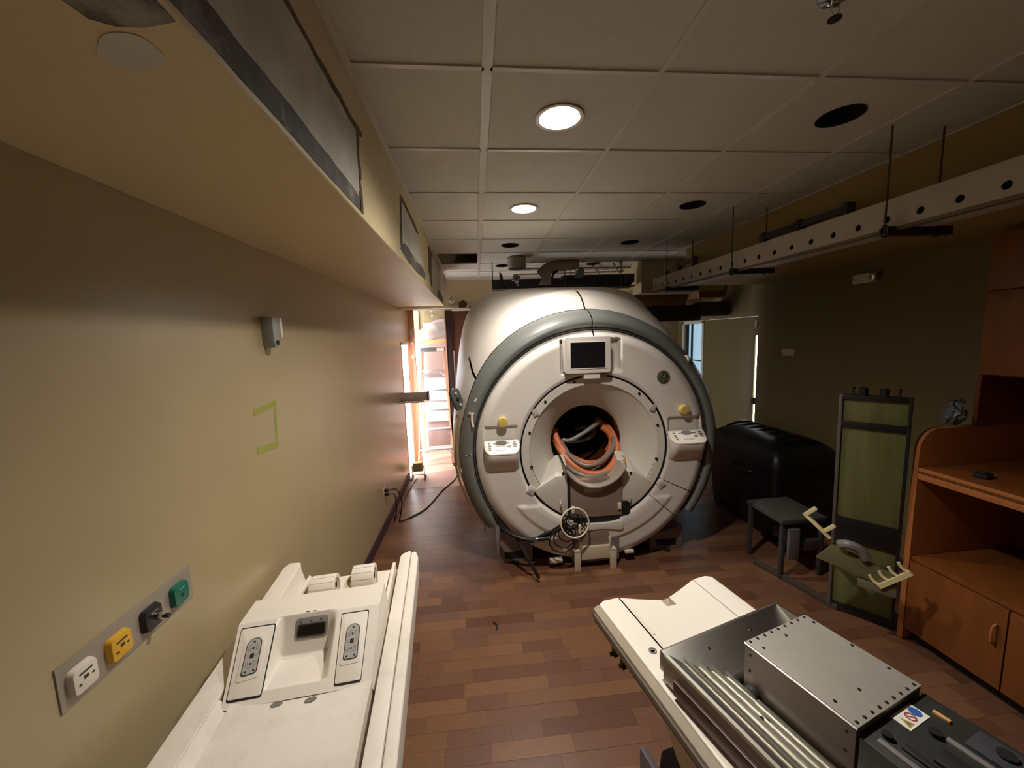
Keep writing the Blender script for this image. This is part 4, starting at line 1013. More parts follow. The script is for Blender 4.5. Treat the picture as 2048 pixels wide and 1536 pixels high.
for v0, v1 in ((-0.48,-0.036),(-0.93,-0.486),(-1.38,-0.936),(-1.83,-1.386)):
    dd = MB().box(0.0,0.020,v0,v1,0.085,0.530).build('cabinet_door', M_WOOD, CB, bevel=0.003)
    MB().tube(spline([(-0.004,v0+0.035,0.43),(-0.026,v0+0.035,0.41),(-0.026,v0+0.035,0.34),(-0.004,v0+0.035,0.32)],5), 0.006, 8).build('pull', M_WOODE, dd, smooth=True)
MB().box(0.06,0.70,-2.4,-0.034,0.0,0.085).build('toe_kick', M_TOE, CB)
t = thing('small_black_device', 'small black device lying on the maple counter', 'device', (2.745, 1.79, 1.122), 0.3)
MB().box(-0.04,0.04,-0.028,0.028,0,0.026).build('case', M_BLACKP, t, bevel=0.008); MB().box(-0.02,0.02,-0.012,0.012,0.024,0.030).build('key', M_TDARK, t, bevel=0.002)
UC = thing('wall_cabinet', 'dark maple wall cabinet hanging above the desk unit', 'cabinet', (2.95, 2.0, 1.66))
MB().box(0.02,0.40,-2.2,-0.0,0.0,0.80).build('carcass', M_WOODD, UC, bevel=0.002)
for v0, v1 in ((-0.46,-0.002),(-0.92,-0.464),(-1.38,-0.924)):
    MB().box(0.0,0.019,v0,v1,0.008,0.485).build('cabinet_door', M_WOOD, UC, bevel=0.002)
    MB().box(0.0,0.019,v0,v1,0.490,0.80).build('cabinet_door', M_WOOD, UC, bevel=0.002)
MB().box(0.0,0.375,-0.02,0.0,-0.30,0.0).build('hutch_panel', M_WOODD, UC)
BP = MB().box(XR-0.018,XR-0.001,-0.4,1.97,1.36,1.655).build('backsplash_panel', M_WOODD, None)
tag(BP, 'dark wood back panel between desk unit and wall cabinet', 'panel')

t = thing('crumpled_grey_bag', 'crumpled grey plastic bag on top of the rounded cabinet end panel', 'bag', (2.86, 2.03, 1.355))
rows = [[((0.055+0.018*math.sin(3*a+1.3*i))*math.cos(a)*math.sin(PI*(i+0.6)/8.2)*1.1, (0.05+0.012*math.sin(5*a+i))*math.sin(a)*math.sin(PI*(i+0.6)/8.2), 0.002+0.15*i/8+0.012*math.sin(4*a+i)*(i > 0)) for a in [2*PI*k/16 for k in range(16)]] for i in range(9)]
MB().grid(rows, closed=True).build('bag', mat('grey_bag', (104,106,108), 0.4, var=0.2, vscale=30), t)
MB().tube(spline([(0.0,0.0,0.13),(0.03,0.0,0.155),(0.055,-0.01,0.14)],4), 0.010, 7).build('bag_knot', mat('grey_bag', (104,106,108)), t, smooth=True)

# ------------------------------------------------------------------ GREEN PANEL leaning by the cabinet
P0, P1, Q0, Q1 = Vector((2.425,2.33,0.004)), Vector((2.625,2.075,0.004)), Vector((2.500,2.405,1.545)), Vector((2.735,2.165,1.52))
gx = (P1-P0).normalized(); gup = (Q0-P0).normalized(); gn = gx.cross(gup).normalized(); gup = gn.cross(gx).normalized()
W_, H_ = 0.335, 1.54
GP = thing('framed_green_board', 'tall narrow black-framed panel with green inserts leaning beside the desk cabinet', 'framed board', P0)
Mx = Matrix((gx, gn, gup)).transposed().to_4x4()
GP.rotation_euler = Mx.to_euler()
def gbox(n, x0,x1,z0,z1,y0,y1,m,par=None,bev=0.002): return MB().box(x0,x1,y0,y1,z0,z1).build(n, m, par or GP, bevel=bev)
gbox('frame_side', 0.0,0.018,0,H_,-0.02,0.02,M_FRAMEG); gbox('frame_side', W_-0.018,W_,0,H_,-0.02,0.02,M_FRAMEB)
gbox('frame_rail', 0.018,W_-0.018,0,0.055,-0.02,0.02,M_FRAMEB); gbox('frame_rail', 0.018,W_-0.018,H_-0.03,H_,-0.02,0.02,M_FRAMEB)
gbox('frame_rail', 0.018,W_-0.018,1.325,1.365,-0.02,0.02,M_FRAMEB); gbox('frame_rail', 0.018,W_-0.018,0.54,0.70,-0.02,0.02,M_FRAMEB); gbox('frame_rail', 0.018,W_-0.018,0.355,0.41,-0.02,0.02,M_FRAMEB)
gbox('insert', 0.016,W_-0.016,0.05,0.36,-0.004,0.004,M_GRNGLASS); gbox('insert', 0.016,W_-0.016,0.40,0.545,-0.004,0.004,M_GRNGLASS); gbox('insert', 0.016,W_-0.016,0.69,1.33,-0.004,0.004,M_GRNGLASS); gbox('insert', 0.016,W_-0.016,1.36,1.515,-0.004,0.004,M_GRNGLASS)
for x, h, r in ((0.065,0.05,0.006),(0.115,0.045,0.022),(0.21,0.045,0.022),(0.275,0.05,0.006)):
    MB().cyl_z(x,0,r,H_-0.002,H_+h*0.8,14).build('top_knob', M_FRAMEB, GP); MB().cyl_z(x,0,r*1.5 if r < 0.01 else r,H_+h*0.7,H_+h,14).build('top_knob_cap', M_FRAMEB, GP)
MB().cyl_y(0.20,0.655,0.006,-0.026,-0.018,10).build('bolt', M_CHROME, GP)

# cream-armed bracket tray hanging on the front of the green panel
BT = thing('bracket_tray', 'olive bracket tray with two cream toothed arms in front of the green panel', 'bracket', (2.30, 2.06, 0.38), math.atan2(-0.255,0.20))
MB().prism([(-0.18,0.10),(0.20,0.04),(0.20,0.13),(-0.10,0.22)], 'y', -0.05, -0.02).build('tray_plate', mat('olive_plate', (104,96,64), 0.55), BT, bevel=0.004)
MB().tube(spline([(-0.06,-0.06,0.24),(-0.02,-0.075,0.26),(0.03,-0.06,0.24),(0.06,-0.05,0.19)],6), 0.028, 10).build('cable_stub', M_KEY, BT, smooth=True)
l1 = MB(); l1.box(-0.26,-0.07,-0.012,0.012,-0.006,0.014); l1.box(-0.26,-0.236,-0.012,0.012,0.0,0.085); l1.box(-0.13,-0.108,-0.012,0.012,0.0,0.085)
l1.xf(Matrix.Translation((-0.06,-0.055,0.21)) @ Matrix.Rotation(0.72,4,'Y')).build('cream_arm', M_BRACK, BT, bevel=0.004)
l2 = MB(); l2.box(-0.095,0.095,-0.012,0.012,-0.010,0.014)
for k in range(4):
    x = -0.09+0.058*k
    l2.tube(spline([(x,0,0.008),(x-0.004,-0.0,0.04),(x+0.006,0,0.07)],4), 0.009, 8)
l2.xf(Matrix.Translation((0.19,-0.055,0.115)) @ Matrix.Rotation(-0.85,4,'Y')).build('cream_arm', M_BRACK, BT, smooth=True, angle=40)
MB().box(0.03,0.20,-0.05,-0.03,0.0,0.05).build('lower_plate', mat('grey_olive_plate', (112,104,84), 0.5), BT, bevel=0.003)

# grey junk frame behind
JK = thing('grey_metal_stand', 'low grey metal stand on the floor between black bin and green panel', 'stand', (2.30, 2.62, 0))
MB().box(0.0,0.38,0.0,0.40,0.46,0.50).build('stand_top', mat('stand_grey', (70,67,62), 0.55, var=0.15), JK, bevel=0.01)
for x, y in ((0.015,0.015),(0.345,0.015),(0.015,0.365),(0.345,0.365)): MB().box(x,x+0.03,y,y+0.03,0.0,0.46).build('leg', mat('stand_leg', (66,63,64), 0.5), JK, bevel=0.003)
MB().box(0.06,0.15,-0.005,0.02,0.17,0.42).build('stand_panel', mat('stand_panel_grey',(110,106,106),0.5), JK, bevel=0.004)
MB().box(0.18,0.36,0.02,0.30,0.22,0.30).build('stand_tray', mat('stand_tray_brown',(80,62,58),0.5), JK, bevel=0.004)
FB = MB().box(0,0.035,-0.62,0.0,0.0,0.04).build('floor_channel', mat('channel_grey', (84,74,66), 0.5, 0.3), None, bevel=0.003)
FB.location = (2.26,2.86,0.001); FB.rotation_euler = (0,0,0.28); tag(FB, 'slim grey metal channel lying on the floor before the grey stand', 'channel')

# ------------------------------------------------------------------ BLACK BIN
BN = thing('black_bin', 'big black plastic bin with ribbed domed lid against the dark right wall', 'bin', (2.63, 3.1, 0))
bw, bd = 0.66, 1.04
MB().prism(rrect(0.05,bw-0.04,0.05,bd-0.05,0.05), 'z', 0.02, 0.70, 0, rrect(0.0,bw,0.0,bd,0.06)).build('bin_body', M_BLACKP, BN, smooth=True, angle=40)
rim = MB().prism(rrect(-0.015,bw+0.015,-0.015,bd+0.015,0.07), 'z', 0.695, 0.735).build('bin_rim', M_BLACKP, BN, bevel=0.01)
rows = []
for k in range(10):
    t = k/9.0; s = math.cos(t*PI/2*0.93); ins_ = 0.5*(1-s)
    z = 0.735+0.21*math.sin(t*PI/2)
    pts = rrect(-0.01+ins_*bw*0.9, bw+0.01-ins_*bw*0.9, -0.01+ins_*bd*0.75, bd+0.01-ins_*bd*0.75, max(0.012, 0.07*s), 5)
    rows.append([(x,y,z) for x,y in pts])
lidm = MB().grid(rows, closed=True); n_ = len(rows[0]); k_ = len(lidm.v)-n_; lidm.f.append(tuple(range(k_,k_+n_))); lidm.m.append(0)
lid_o = lidm.build('bin_lid', M_BLACKP, BN, smooth=True, angle=50)
for k in range(7):
    yy = 0.12+0.13*k
    MB().tube(spline([(0.02,yy,0.79),(0.12,yy,0.89),(0.33,yy,0.952),(0.54,yy,0.89),(0.64,yy,0.79)],6), 0.016, 8).build('lid_rib', M_BLACKP, lid_o, smooth=True)
MB().tube(spline([(-0.005,0.30,0.60),(-0.035,0.34,0.59),(-0.035,0.52,0.59),(-0.005,0.56,0.60)],5), 0.012, 8).build('bin_handle', M_BLACKP, BN, smooth=True)
for yy in (0.15, 0.85): MB().cyl_x(yy,0.06,0.06,0.03,0.08,18).build('bin_wheel', M_BLACKP, BN); MB().cyl_x(yy,0.06,0.06,0.56,0.61,18).build('bin_wheel', M_BLACKP, BN)

# ------------------------------------------------------------------ CABLE RACEWAY hung along the right
RW = thing('cable_raceway', 'long pale cable raceway with round holes hanging along the right bulkhead', 'raceway', (2.08, 1.0, 2.455))
LR = 3.45
# front wall with real round holes
def holed_wall(y0, y1, z0, z1, cy, cz, r, x0, x1):
    m = tile_hole(y0, y1, z0, z1, cy, cz, r, x0, x1)
    m.v = [(z, x, y) for x, y, z in m.v]; return m
n_h = 22; step = 0.147
fw_ = MB(); y = -0.35
k = 0
ys = 0.386-5*step
for k in range(29):
    yc = ys+k*step
    y0, y1 = yc-step/2, yc+step/2
    if y1 > LR+0.01: break
    hm = holed_wall(y0, min(y1,LR), 0.0, 0.135, yc, 0.040, 0.017, 0.0, 0.005); fw_.add(hm.v, hm.f)
fw_.build('front_wall', M_RACE, RW)
MB().box(0.0,0.21,ys-step/2,LR,-0.006,0.0).build('raceway_floor', M_RACE, RW)
MB().box(0.205,0.21,ys-step/2,LR,0.0,0.135).build('rear_wall', M_RACE, RW)
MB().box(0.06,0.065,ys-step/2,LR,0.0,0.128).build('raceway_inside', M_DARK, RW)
MB().box(0.0,0.21,LR-0.004,LR,0.0,0.135).build('raceway_cap', M_RACE, RW)
MB().box(-0.004,0.025,ys-step/2,LR-0.05,-0.022,-0.006).build('lower_lip', mat('raceway_lip', (104,90,66), 0.5, 0.2, var=0.1), RW)
def trapeze(y, label):
    t = thing('strut_hanger', label, 'hanger', (2.03, y, 2.41), 0, 'black strut hangers carrying the raceway')
    MB().prism([(0,0),(0.041,0),(0.041,0.041),(0.032,0.041),(0.032,0.008),(0.009,0.008),(0.009,0.041),(0,0.041)], 'x', 0.0, 0.36).build('strut', M_DKSTEEL, t)
    for x in (0.006, 0.285):
        MB().cyl_z(x,0.02,0.0042,0.0,0.51,8).build('rod', M_ROD, t, smooth=True); MB().cyl_z(x,0.02,0.011,0.041,0.050,6).build('nut', M_SCREW, t); MB().cyl_z(x,0.02,0.011,-0.009,0.0,6).build('nut', M_SCREW, t)
trapeze(1.775, 'black strut hanger on two rods under the raceway, nearest')
trapeze(2.925, 'black strut hanger on two rods under the raceway, middle')
trapeze(3.965, 'black strut hanger on two rods under the raceway, farthest')
def topbar(y0, y1, z, label, m):
    t = thing('raceway_clamp', label, 'clamp', (2.31, y0, z))
    MB().box(-0.02,0.02,0,y1-y0,0.0,0.04).build('bar', m, t, bevel=0.003)
    for f in (0.03, 0.5, 0.95): MB().box(-0.028,0.028,f*(y1-y0)-0.02,f*(y1-y0)+0.02,-0.082,0.052).build('clip', m, t, bevel=0.004)
topbar(2.24, 2.99, 2.672, 'purple-black bar clamped above the middle of the raceway', M_DKSTEEL2)
topbar(3.92, 4.56, 2.70, 'dark olive bar clamped above the far end of the raceway', mat('olive_bar', (88,78,52), 0.5))

# dark troughs across the back, above and right of the scanner
CT = thing('cable_trough', 'long black cable trough running across above the scanner top', 'raceway', (0.25, 4.95, 2.585))
MB().box(0.0,1.85,0.0,0.22,0.0,0.012).build('trough_floor', M_DKSTEEL, CT)
MB().box(0.08,1.72,0.0,0.008,0.012,0.105).build('trough_wall', mat('trough_purple', (54,46,52), 0.5, 0.2), CT); MB().box(0.9,1.80,-0.005,0.20,0.02,0.155).build('trough_box', M_DKSTEEL, CT, bevel=0.004); MB().box(0.0,1.85,0.21,0.22,0.0,0.15).build('trough_wall', M_DKSTEEL2, CT)
MB().box(1.70,1.84,-0.01,0.2,0.05,0.16).build('trough_end', M_DKSTEEL2, CT, bevel=0.004)
for x in (0.0, 0.92, 1.0, 1.66): MB().cyl_z(x,-0.008,0.006,0.0,0.33,8).build('rod', M_ROD if x else M_DARK, CT)
MB().prism([(0.06,0.0),(0.14,0.0),(0.125,0.16),(0.095,0.20),(0.085,0.20),(0.09,0.06)], 'y', -0.03, -0.01).build('upright_bracket', M_DKSTEEL, CT)
t = thing('junction_box', 'small grey tilted junction box on the trough left of the scanner top', 'junction box', (0.52, 4.90, 2.645))
MB().box(-0.045,0.045,-0.04,0.03,0.02,0.10).xf(Matrix.Rotation(0.35,4,'Y')).build('box', M_TGREY, t, bevel=0.005); MB().cyl_y(0.02,0.055,0.014,-0.05,-0.03,12).build('knockout', M_SCREW, t); MB().tube([(0.0,0,0.03),(0.05,0,-0.03)],0.008,8).build('nipple', M_TGREY, t)
t = thing('bent_bracket', 'pale triangular sheet-metal bracket standing on the black trough', 'bracket', (0.82, 4.91, 2.62))
MB().prism([(0,0),(0.17,0.0),(0.17,0.06),(0.16,0.17),(0.11,0.15)], 'y', -0.01, 0.01).build('plate', mat('bracket_mauve', (150,138,136), 0.5), t, bevel=0.002); MB().tube(spline([(0.17,0,0.0),(0.19,0,0.12),(0.25,0,0.17)],5),0.014,8).build('arm', M_BLACKP, t, smooth=True)
t = thing('bent_bracket', 'small grey elbow bracket at the middle of the black trough', 'bracket', (1.28, 4.92, 2.70))
MB().prism([(0,0),(0.12,0.0),(0.14,0.09),(0.10,0.13),(0.06,0.11)], 'y', -0.02, 0.02).build('plate', M_SGREY, t, bevel=0.004)
t = thing('vent_drum', 'grey cylindrical vent drum under the ceiling behind the scanner', 'duct', (0.535, 4.72, 2.79))
MB().lathe_z([(0.105,0.0),(0.108,0.004),(0.108,0.105),(0.112,0.11),(0.112,0.128)], 0, 0, 36).build('drum', mat('drum_grey', (138,128,112), 0.6, var=0.05), t, smooth=True, angle=40); MB().lathe_z([(0.10,-0.004),(0.10,0.0)],0,0,36).build('drum_bottom', M_DKSTEEL, t)
t = thing('flexible_duct', 'beige flexible duct elbow hanging under the ceiling behind the scanner', 'duct', (0.98, 4.95, 2.80))
pts = spline([(-0.12,0,-0.05),(-0.04,0,0.02),(0.08,0,0.05),(0.22,0,0.06),(0.36,0,0.09)],8)
MB().tube(pts, [0.065+0.005*(i%2) for i in range(len(pts))], 14).build('hose_body', M_DUCT, t, smooth=True)
MB().tube([(0.28,0,0.10),(0.33,0,0.115)],0.012,8).build('damper_lever', M_CHROME, t)
t = thing('ceiling_bracket', 'thin beige support frame fixed flat under the far ceiling', 'frame', (0.9, 5.3, 2.86))
for k in range(4): MB().tube([(0.05+0.3*k,-0.25,0.03),(0.35+0.3*k,0.35,0.01)],0.012,6).build('strut', M_DUCT, t)
MB().tube([(-0.2,0.0,0.03),(1.3,0.05,0.03)],0.014,6).build('strut', M_DUCT, t); MB().tube([(-0.3,0.3,0.0),(1.35,0.3,0.02)],0.012,6).build('strut', M_DUCT, t)
CT2 = thing('cable_trough', 'slate-black cable trough behind the scanner at upper right', 'raceway', (1.98, 4.84, 2.127))
MB().box(0.0,0.96,0.0,0.2,-0.01,0.19).build('trough_body', M_DKSTEEL, CT2, bevel=0.004); MB().box(0.95,1.34,-0.012,0.21,0.045,0.225).build('trough_sleeve', M_DKSTEEL2, CT2, bevel=0.004); MB().cyl_z(0.95,-0.016,0.005,0.0,0.37,8).build('rod', M_ROD, CT2)

# ------------------------------------------------------------------ RIGHT WALL ITEMS
t = thing('emergency_light', 'small white emergency light fixture high on the dark right wall', 'light fixture', (XR, 3.0, 2.37))
MB().box(-0.03,0.0,-0.03,0.17,-0.035,0.045).build('housing', M_PLASTW, t, bevel=0.01); MB().lathe_z([(0.02,-0.03),(0.034,0.0),(0.03,0.04)],-0.045,-0.035,18).build('lamp_head', M_CHROME, t, smooth=True)
t = thing('wall_plate', 'pale blank plate on the right wall above the black bin', 'wall plate', (XR, 3.87, 1.715))
MB().box(-0.006,0.0,-0.09,0.07,-0.035,0.035).build('plate', M_SOFFIT, t, bevel=0.002); MB().cyl_x(-0.01,0.0,0.004,-0.008,-0.005,8).build('screw', M_TGREY, t)

# ------------------------------------------------------------------ LEFT WALL ITEMS
OP = thing('outlet_panel', 'long steel wall plate with white, yellow, black and green outlets above the table', 'outlet panel', (XL, 0.925, 1.105))
MB().box(0.0,0.004,0.0,0.435,0.0,0.118).build('plate', M_PLATE, OP, bevel=0.0012)
def outlet(y, m, lab, kind):
    o = MB().prism(rrect(-0.034,0.034,-0.036,0.036,0.014), 'x', 0.003, 0.020, 0, rrect(-0.030,0.030,-0.032,0.032,0.012)).build('gas_outlet', m, OP, bevel=0.003, label=lab)
    o.location = (0, y, 0.055)
    if kind < 2:
        for (a,b_,c,d_) in ((-0.016,0.016,0.014,0.018),(-0.006,0.005,-0.002,0.006),(-0.020,-0.014,-0.012,-0.007),(0.014,0.019,-0.004,0.001)):
            MB().box(0.0195,0.0212,a,b_,c,d_).build('slot', M_SLOT, o)
    else:
        MB().box(0.0195,0.0215,-0.012,0.014,0.017,0.020).build('shine_bar', M_KEY if kind == 2 else mat('outlet_green_light',(90,160,140),0.3), o)
        if kind == 2:
            MB().cyl_x(0.006,0.0,0.011,0.018,0.040,16).build('probe', M_CHROME, o, bevel=0.002); MB().cyl_x(0.012,-0.006,0.007,0.038,0.052,12).build('probe_tip', M_SCREW, o)
        else: MB().cyl_x(0.0,-0.005,0.006,0.018,0.021,12).build('port', M_OB, o)
outlet(0.050, M_PLASTW, 'white outlet', 0); outlet(0.150, M_OY, 'yellow outlet', 1); outlet(0.258, M_OB, 'black outlet with chrome probe', 2); outlet(0.370, M_OG, 'green outlet', 3)
t = thing('wall_sensor', 'small grey-white box mounted high on the cream left wall', 'sensor', (XL, 2.02, 1.98))
MB().prism([(-0.03,0.13),(0.045,0.13),(0.045,0.03),(0.02,-0.02),(-0.02,-0.02),(-0.03,0.02)], 'x', 0.0, 0.055).build('case', M_BOXGREY, t, bevel=0.006); MB().box(0.004,0.062,0.030,0.052,0.03,0.128).build('side_cover', M_PLASTW, t, bevel=0.004); MB().cyl_x(0.0,0.005,0.012,0.054,0.060,12).build('lens', M_SCREW, t)
t = thing('green_tape_bracket', 'green masking tape strips forming a bracket shape on the left wall', 'tape', (XL, 1.94, 1.47))
MB().prism([(-0.095,0.002),(0.090,-0.016),(0.090,0.012),(-0.095,0.032)], 'x', 0.0, 0.0012).build('tape_strip', M_TAPE, t); MB().prism([(0.070,0.0),(0.092,0.0),(0.112,0.21),(0.090,0.21)], 'x', 0.0, 0.0016).build('tape_strip', M_TAPE, t); MB().prism([(-0.09,0.180),(0.108,0.196),(0.112,0.224),(-0.09,0.208)], 'x', 0.0, 0.0012).build('tape_strip', M_TAPE, t)
t = thing('wall_receptacle', 'wall power outlet with two black plugs low on the left wall', 'outlet', (XL, 4.02, 0.39))
MB().box(0.0,0.006,-0.035,0.035,-0.057,0.057).build('plate', M_SOFFIT, t, bevel=0.002)
for z in (-0.022,0.022): MB().cyl_x(0.0,z,0.018,0.005,0.045,12).build('plug', M_BLACKP, t, bevel=0.004)
hose('power_cord', 'black power cord running from wall outlet across floor toward the scanner', [(-0.99,4.02,0.41),(-0.90,4.05,0.40),(-0.86,4.05,0.25),(-0.90,4.08,0.06),(-0.905,4.12,0.010),(-0.80,4.22,0.008),(-0.68,4.38,0.008),(-0.60,4.62,0.008),(-0.53,4.90,0.008),(-0.43,5.15,0.008),(-0.37,5.33,0.008),(-0.33,5.6,0.008)], 0.007, M_CABLE, 'cord')
hose('power_cord', 'second black cord dropping from the outlet along the left baseboard', [(-0.99,4.02,0.365),(-0.93,4.04,0.35),(-0.92,4.06,0.2),(-0.96,4.1,0.03),(-0.965,4.4,0.008),(-0.96,4.9,0.008),(-0.94,5.3,0.008),(-0.92,5.45,0.01)], 0.006, M_CABLE, 'cord')
t = thing('wall_pipe', 'short horizontal mauve pipe jutting from the left wall before the ladder', 'pipe', (XL, 5.25, 1.225))
MB().cyl_x(0,0.0,0.062,0.0,0.37,24).build('pipe', M_PIPE, t, smooth=True, angle=40); MB().lathe_z([(0.066,0.355),(0.066,0.372),(0.05,0.372)],0,0,24,cap=False).xf(Matrix.Rotation(PI/2,4,'Y')).build('pipe_rim', M_DKSTEEL, t, smooth=True); MB().box(0.0,0.30,-0.03,0.03,-0.085,-0.064).build('pipe_bracket', M_JAMB, t, bevel=0.003)
t = thing('floor_scrap', 'small dark curled leaf scrap lying on the wood floor', 'debris', (0.05, 2.44, 0.0))
MB().tube(spline([(-0.012,0.04,0.004),(0.008,0.015,0.007),(0.014,-0.01,0.006),(0.004,-0.04,0.003)],5), [0.003]+[0.006]*14+[0.002], 6).build('scrap', M_TOE, t, smooth=True)

# ------------------------------------------------------------------ LADDER, WORK LIGHT, BROWN DOOR, THINGS IN THE PASSAGE
LD = thing('step_ladder', 'orange-railed aluminium stepladder standing in the bright doorway', 'ladder', (-0.685, 5.95, 0))
HB, HTp, HH = 0.275, 0.165, 1.80
def lx(z): return HB+(HTp-HB)*z/HH
def ly(z): return 0.30*z/HH
for s in (-1,1):
    MB().prism([(s*HB-0.012,0.0-0.03),(s*HB+0.012,-0.03),(s*HB+0.012,0.03),(s*HB-0.012,0.03)], 'z', 0.03, HH, 0, [(s*HTp-0.012,0.27),(s*HTp+0.012,0.27),(s*HTp+0.012,0.33),(s*HTp-0.012,0.33)]).build('rail', M_ALUL, LD, bevel=0.002)
    MB().box(s*HB-0.018,s*HB+0.018,-0.04,0.035,0.0,0.05).build('foot', M_BLACKP, LD, bevel=0.004)
    MB().prism([(s*HB-0.012,0.80),(s*HB+0.012,0.80),(s*HB+0.012,0.83),(s*HB-0.012,0.83)], 'z', 0.0, HH-0.02, 0, [(s*HTp-0.012,0.36),(s*HTp+0.012,0.36),(s*HTp+0.012,0.39),(s*HTp-0.012,0.39)]).build('rear_rail', M_ALUL, LD)
for z in (0.28,0.585,0.89,1.195,1.50):
    st_ = MB().box(-lx(z)+0.01,lx(z)-0.01,ly(z)-0.045,ly(z)+0.045,z-0.022,z+0.004).build('step', M_ALUS, LD, bevel=0.003)
    for s in (-1,1): MB().tube([(s*(lx(z)-0.015),ly(z)-0.035,z-0.09),(s*(lx(z)-0.08),ly(z)-0.035,z-0.022)],0.006,6).build('brace', M_ALUS, st_)
for z in (0.45,0.95,1.4):
    yy = 0.815-0.44*z/HH
    MB().box(-lx(z),lx(z),yy-0.01,yy+0.01,z-0.015,z+0.015).build('rear_brace', M_ALUS, LD)
MB().box(-HTp-0.025,HTp+0.025,0.24,0.42,HH-0.01,HH+0.055).build('top_cap', mat('ladder_cap_grey',(86,86,82),0.45), LD, bevel=0.01)
MB().box(0.07,HTp+0.022,0.235,0.25,HH-0.005,HH+0.05).build('cap_label', M_TGREY, LD)
WLT = thing('work_light', 'yellow halogen work light on a black stand at the doorway floor', 'work light', (-0.90, 5.46, 0))
MB().box(-0.07,0.07,-0.03,0.06,0.11,0.24).xf(Matrix.Identity(4)).build('lamp_housing', M_LAMPY, WLT, bevel=0.015)
MB().box(-0.06,0.06,-0.035,-0.028,0.12,0.23).build('lamp_glass', mat('worklight_glass',(150,140,90),0.25), WLT, bevel=0.003)
b = MB(); b.tube([(-0.085,0.02,0.18),(-0.085,0.02,0.05),(0.085,0.02,0.05),(0.085,0.02,0.18)],0.008,8); b.tube([(-0.09,-0.09,0.014),(-0.09,0.12,0.014)],0.010,8); b.tube([(0.09,-0.09,0.014),(0.09,0.12,0.014)],0.010,8); b.tube([(-0.09,0.02,0.02),(-0.085,0.02,0.05)],0.008,6); b.tube([(0.09,0.02,0.02),(0.085,0.02,0.05)],0.008,6); b.build('stand', M_BLACKP, WLT, smooth=True)
# brown door standing at the opening
d2 = struct(MB().box(-0.33,0.10,6.08,6.125,0.01,2.41).build('door_2', M_BRDOOR, bevel=0.003))
MB().box(-0.44,-0.352,6.06,6.15,0.0,2.42).build('door_stile', mat('dark_stile',(48,28,20),0.5), d2, bevel=0.003)
MB().box(-0.46,-0.442,6.05,6.20,0.0,2.42).build('door_stop', M_STUD, d2)
MB().box(-0.352,-0.330,6.07,6.14,0.0,0.95).build('door_edge', M_BRDOOR, d2); MB().box(-0.352,-0.330,6.07,6.14,1.80,2.41).build('door_edge', M_BRDOOR, d2)
sd = MB().box(XL-0.10,XL+0.085,6.17,6.24,0.0,2.44).build('trim_6', M_STUD, bevel=0.003); struct(sd, 'bare orange pine stud at the opening')
for z, h in ((2.05,0.10),(1.92,0.03),(1.70,0.05)):
    MB().box(XL+0.02,XL+0.06,6.163,6.17,z,z+h).build('white_smear', M_SPACKLE, sd)
t = thing('old_plaster_panel', 'crumbling olive plaster panel hanging above the ladder', 'panel', (-0.70, 6.62, 1.98))
MB().prism([(-0.40,0.10),(-0.30,0.06),(-0.25,0.15),(-0.10,0.26),(0.05,0.33),(0.34,0.36),(0.34,0.75),(-0.40,0.75)], 'y', 0.0, 0.05).build('plaster', M_INSUL, t); MB().box(-0.34,-0.22,-0.02,0.0,0.05,0.75).build('plaster_strip', mat('plaster_light',(160,144,106),0.9,var=0.1), t); 
for z in (0.40,0.47): MB().cyl_y(0.0,z,0.016,-0.008,0.0,10).build('foam_dab', M_SHEET, t)
t = thing('insulation_roll', 'torn white insulation batt sagging behind the ladder top', 'insulation', (-0.62, 6.58, 1.98))
rows = []
for i in range(9):
    z = 0.0+0.035*i
    rows.append([(x, -0.03-0.05*math.sin(PI*i/8)+0.02*math.sin(9*x), z+0.12*max(0,x+0.1)) for x in [-0.22+0.06*j for j in range(9)]])
MB().grid(rows).build('batt', M_SHEET, t, smooth=True)
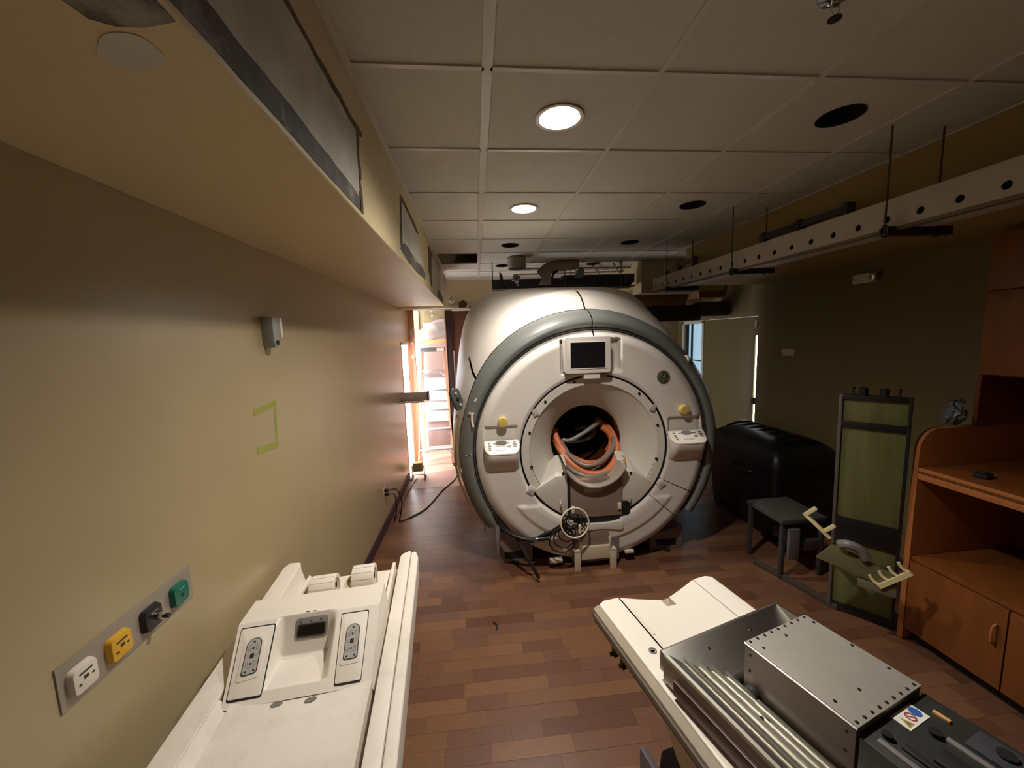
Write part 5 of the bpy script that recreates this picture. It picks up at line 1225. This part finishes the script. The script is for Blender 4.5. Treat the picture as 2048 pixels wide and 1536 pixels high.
t = thing('tan_plank', 'tan wooden plank lying across behind the ladder top', 'plank', (-0.60, 6.52, 1.93))
MB().box(-0.28,0.28,0,0.09,0,0.045).build('plank', M_TAN, t, bevel=0.003); MB().box(-0.38,-0.28,0.0,0.09,0.0,0.03).build('plank_end', M_STUD, t, bevel=0.003)
def sheet(name, label, x0,x1,y,z0,z1,m,tilt):
    t = thing(name, label, 'board', (0.5*(x0+x1), y, z0)); w_ = (x1-x0)/2
    MB().box(-w_,w_,0,0.03,0,z1-z0).xf(Matrix.Rotation(tilt,4,'X')).build('board', m, t, bevel=0.003)
    MB().box(-w_,w_,-0.012,0.0,(z1-z0)*0.06,(z1-z0)*0.06+0.02).xf(Matrix.Rotation(tilt,4,'X')).build('batten', M_SHEET, t)
sheet('leaning_board', 'mauve board highest behind the ladder steps', -0.95,-0.45,7.05,1.30,1.92,M_MAUVE,-0.05)
sheet('leaning_board', 'bright white board behind the middle ladder steps', -0.98,-0.42,7.02,0.86,1.36,M_SHEET,-0.10)
sheet('leaning_board', 'lower white board behind the ladder', -0.98,-0.42,6.99,0.50,0.88,M_SHEET,-0.12)
sheet('leaning_board', 'lowest mauve board resting on the floor behind the ladder', -0.98,-0.42,6.95,0.004,0.50,M_MAUVE,-0.12)
sheet('white_door_panel', 'white panel standing left of the ladder in the opening', -1.02,-0.90,6.82,0.004,1.92,M_SHEET,0.0)
t = thing('crumpled_bag', 'crumpled white plastic scrap caught on the header strip', 'scrap', (-0.30, 5.46, 2.44))
rows = [[((0.035+0.012*math.sin(3*a+i))*math.cos(a)*math.sin(PI*(i+0.5)/7), 0.03*math.sin(a)*math.sin(PI*(i+0.5)/7), 0.02+0.045*i/3+0.01*math.sin(5*a)) for a in [2*PI*k/12 for k in range(12)]] for i in range(7)]
MB().grid(rows, closed=True).build('scrap', M_GYP, t)
MB().prism([(0.09,-0.03),(0.20,-0.03),(0.21,0.04),(0.16,0.07),(0.10,0.05)],'y',0.02,0.05).build('brown_tear', M_BRDOOR, t)
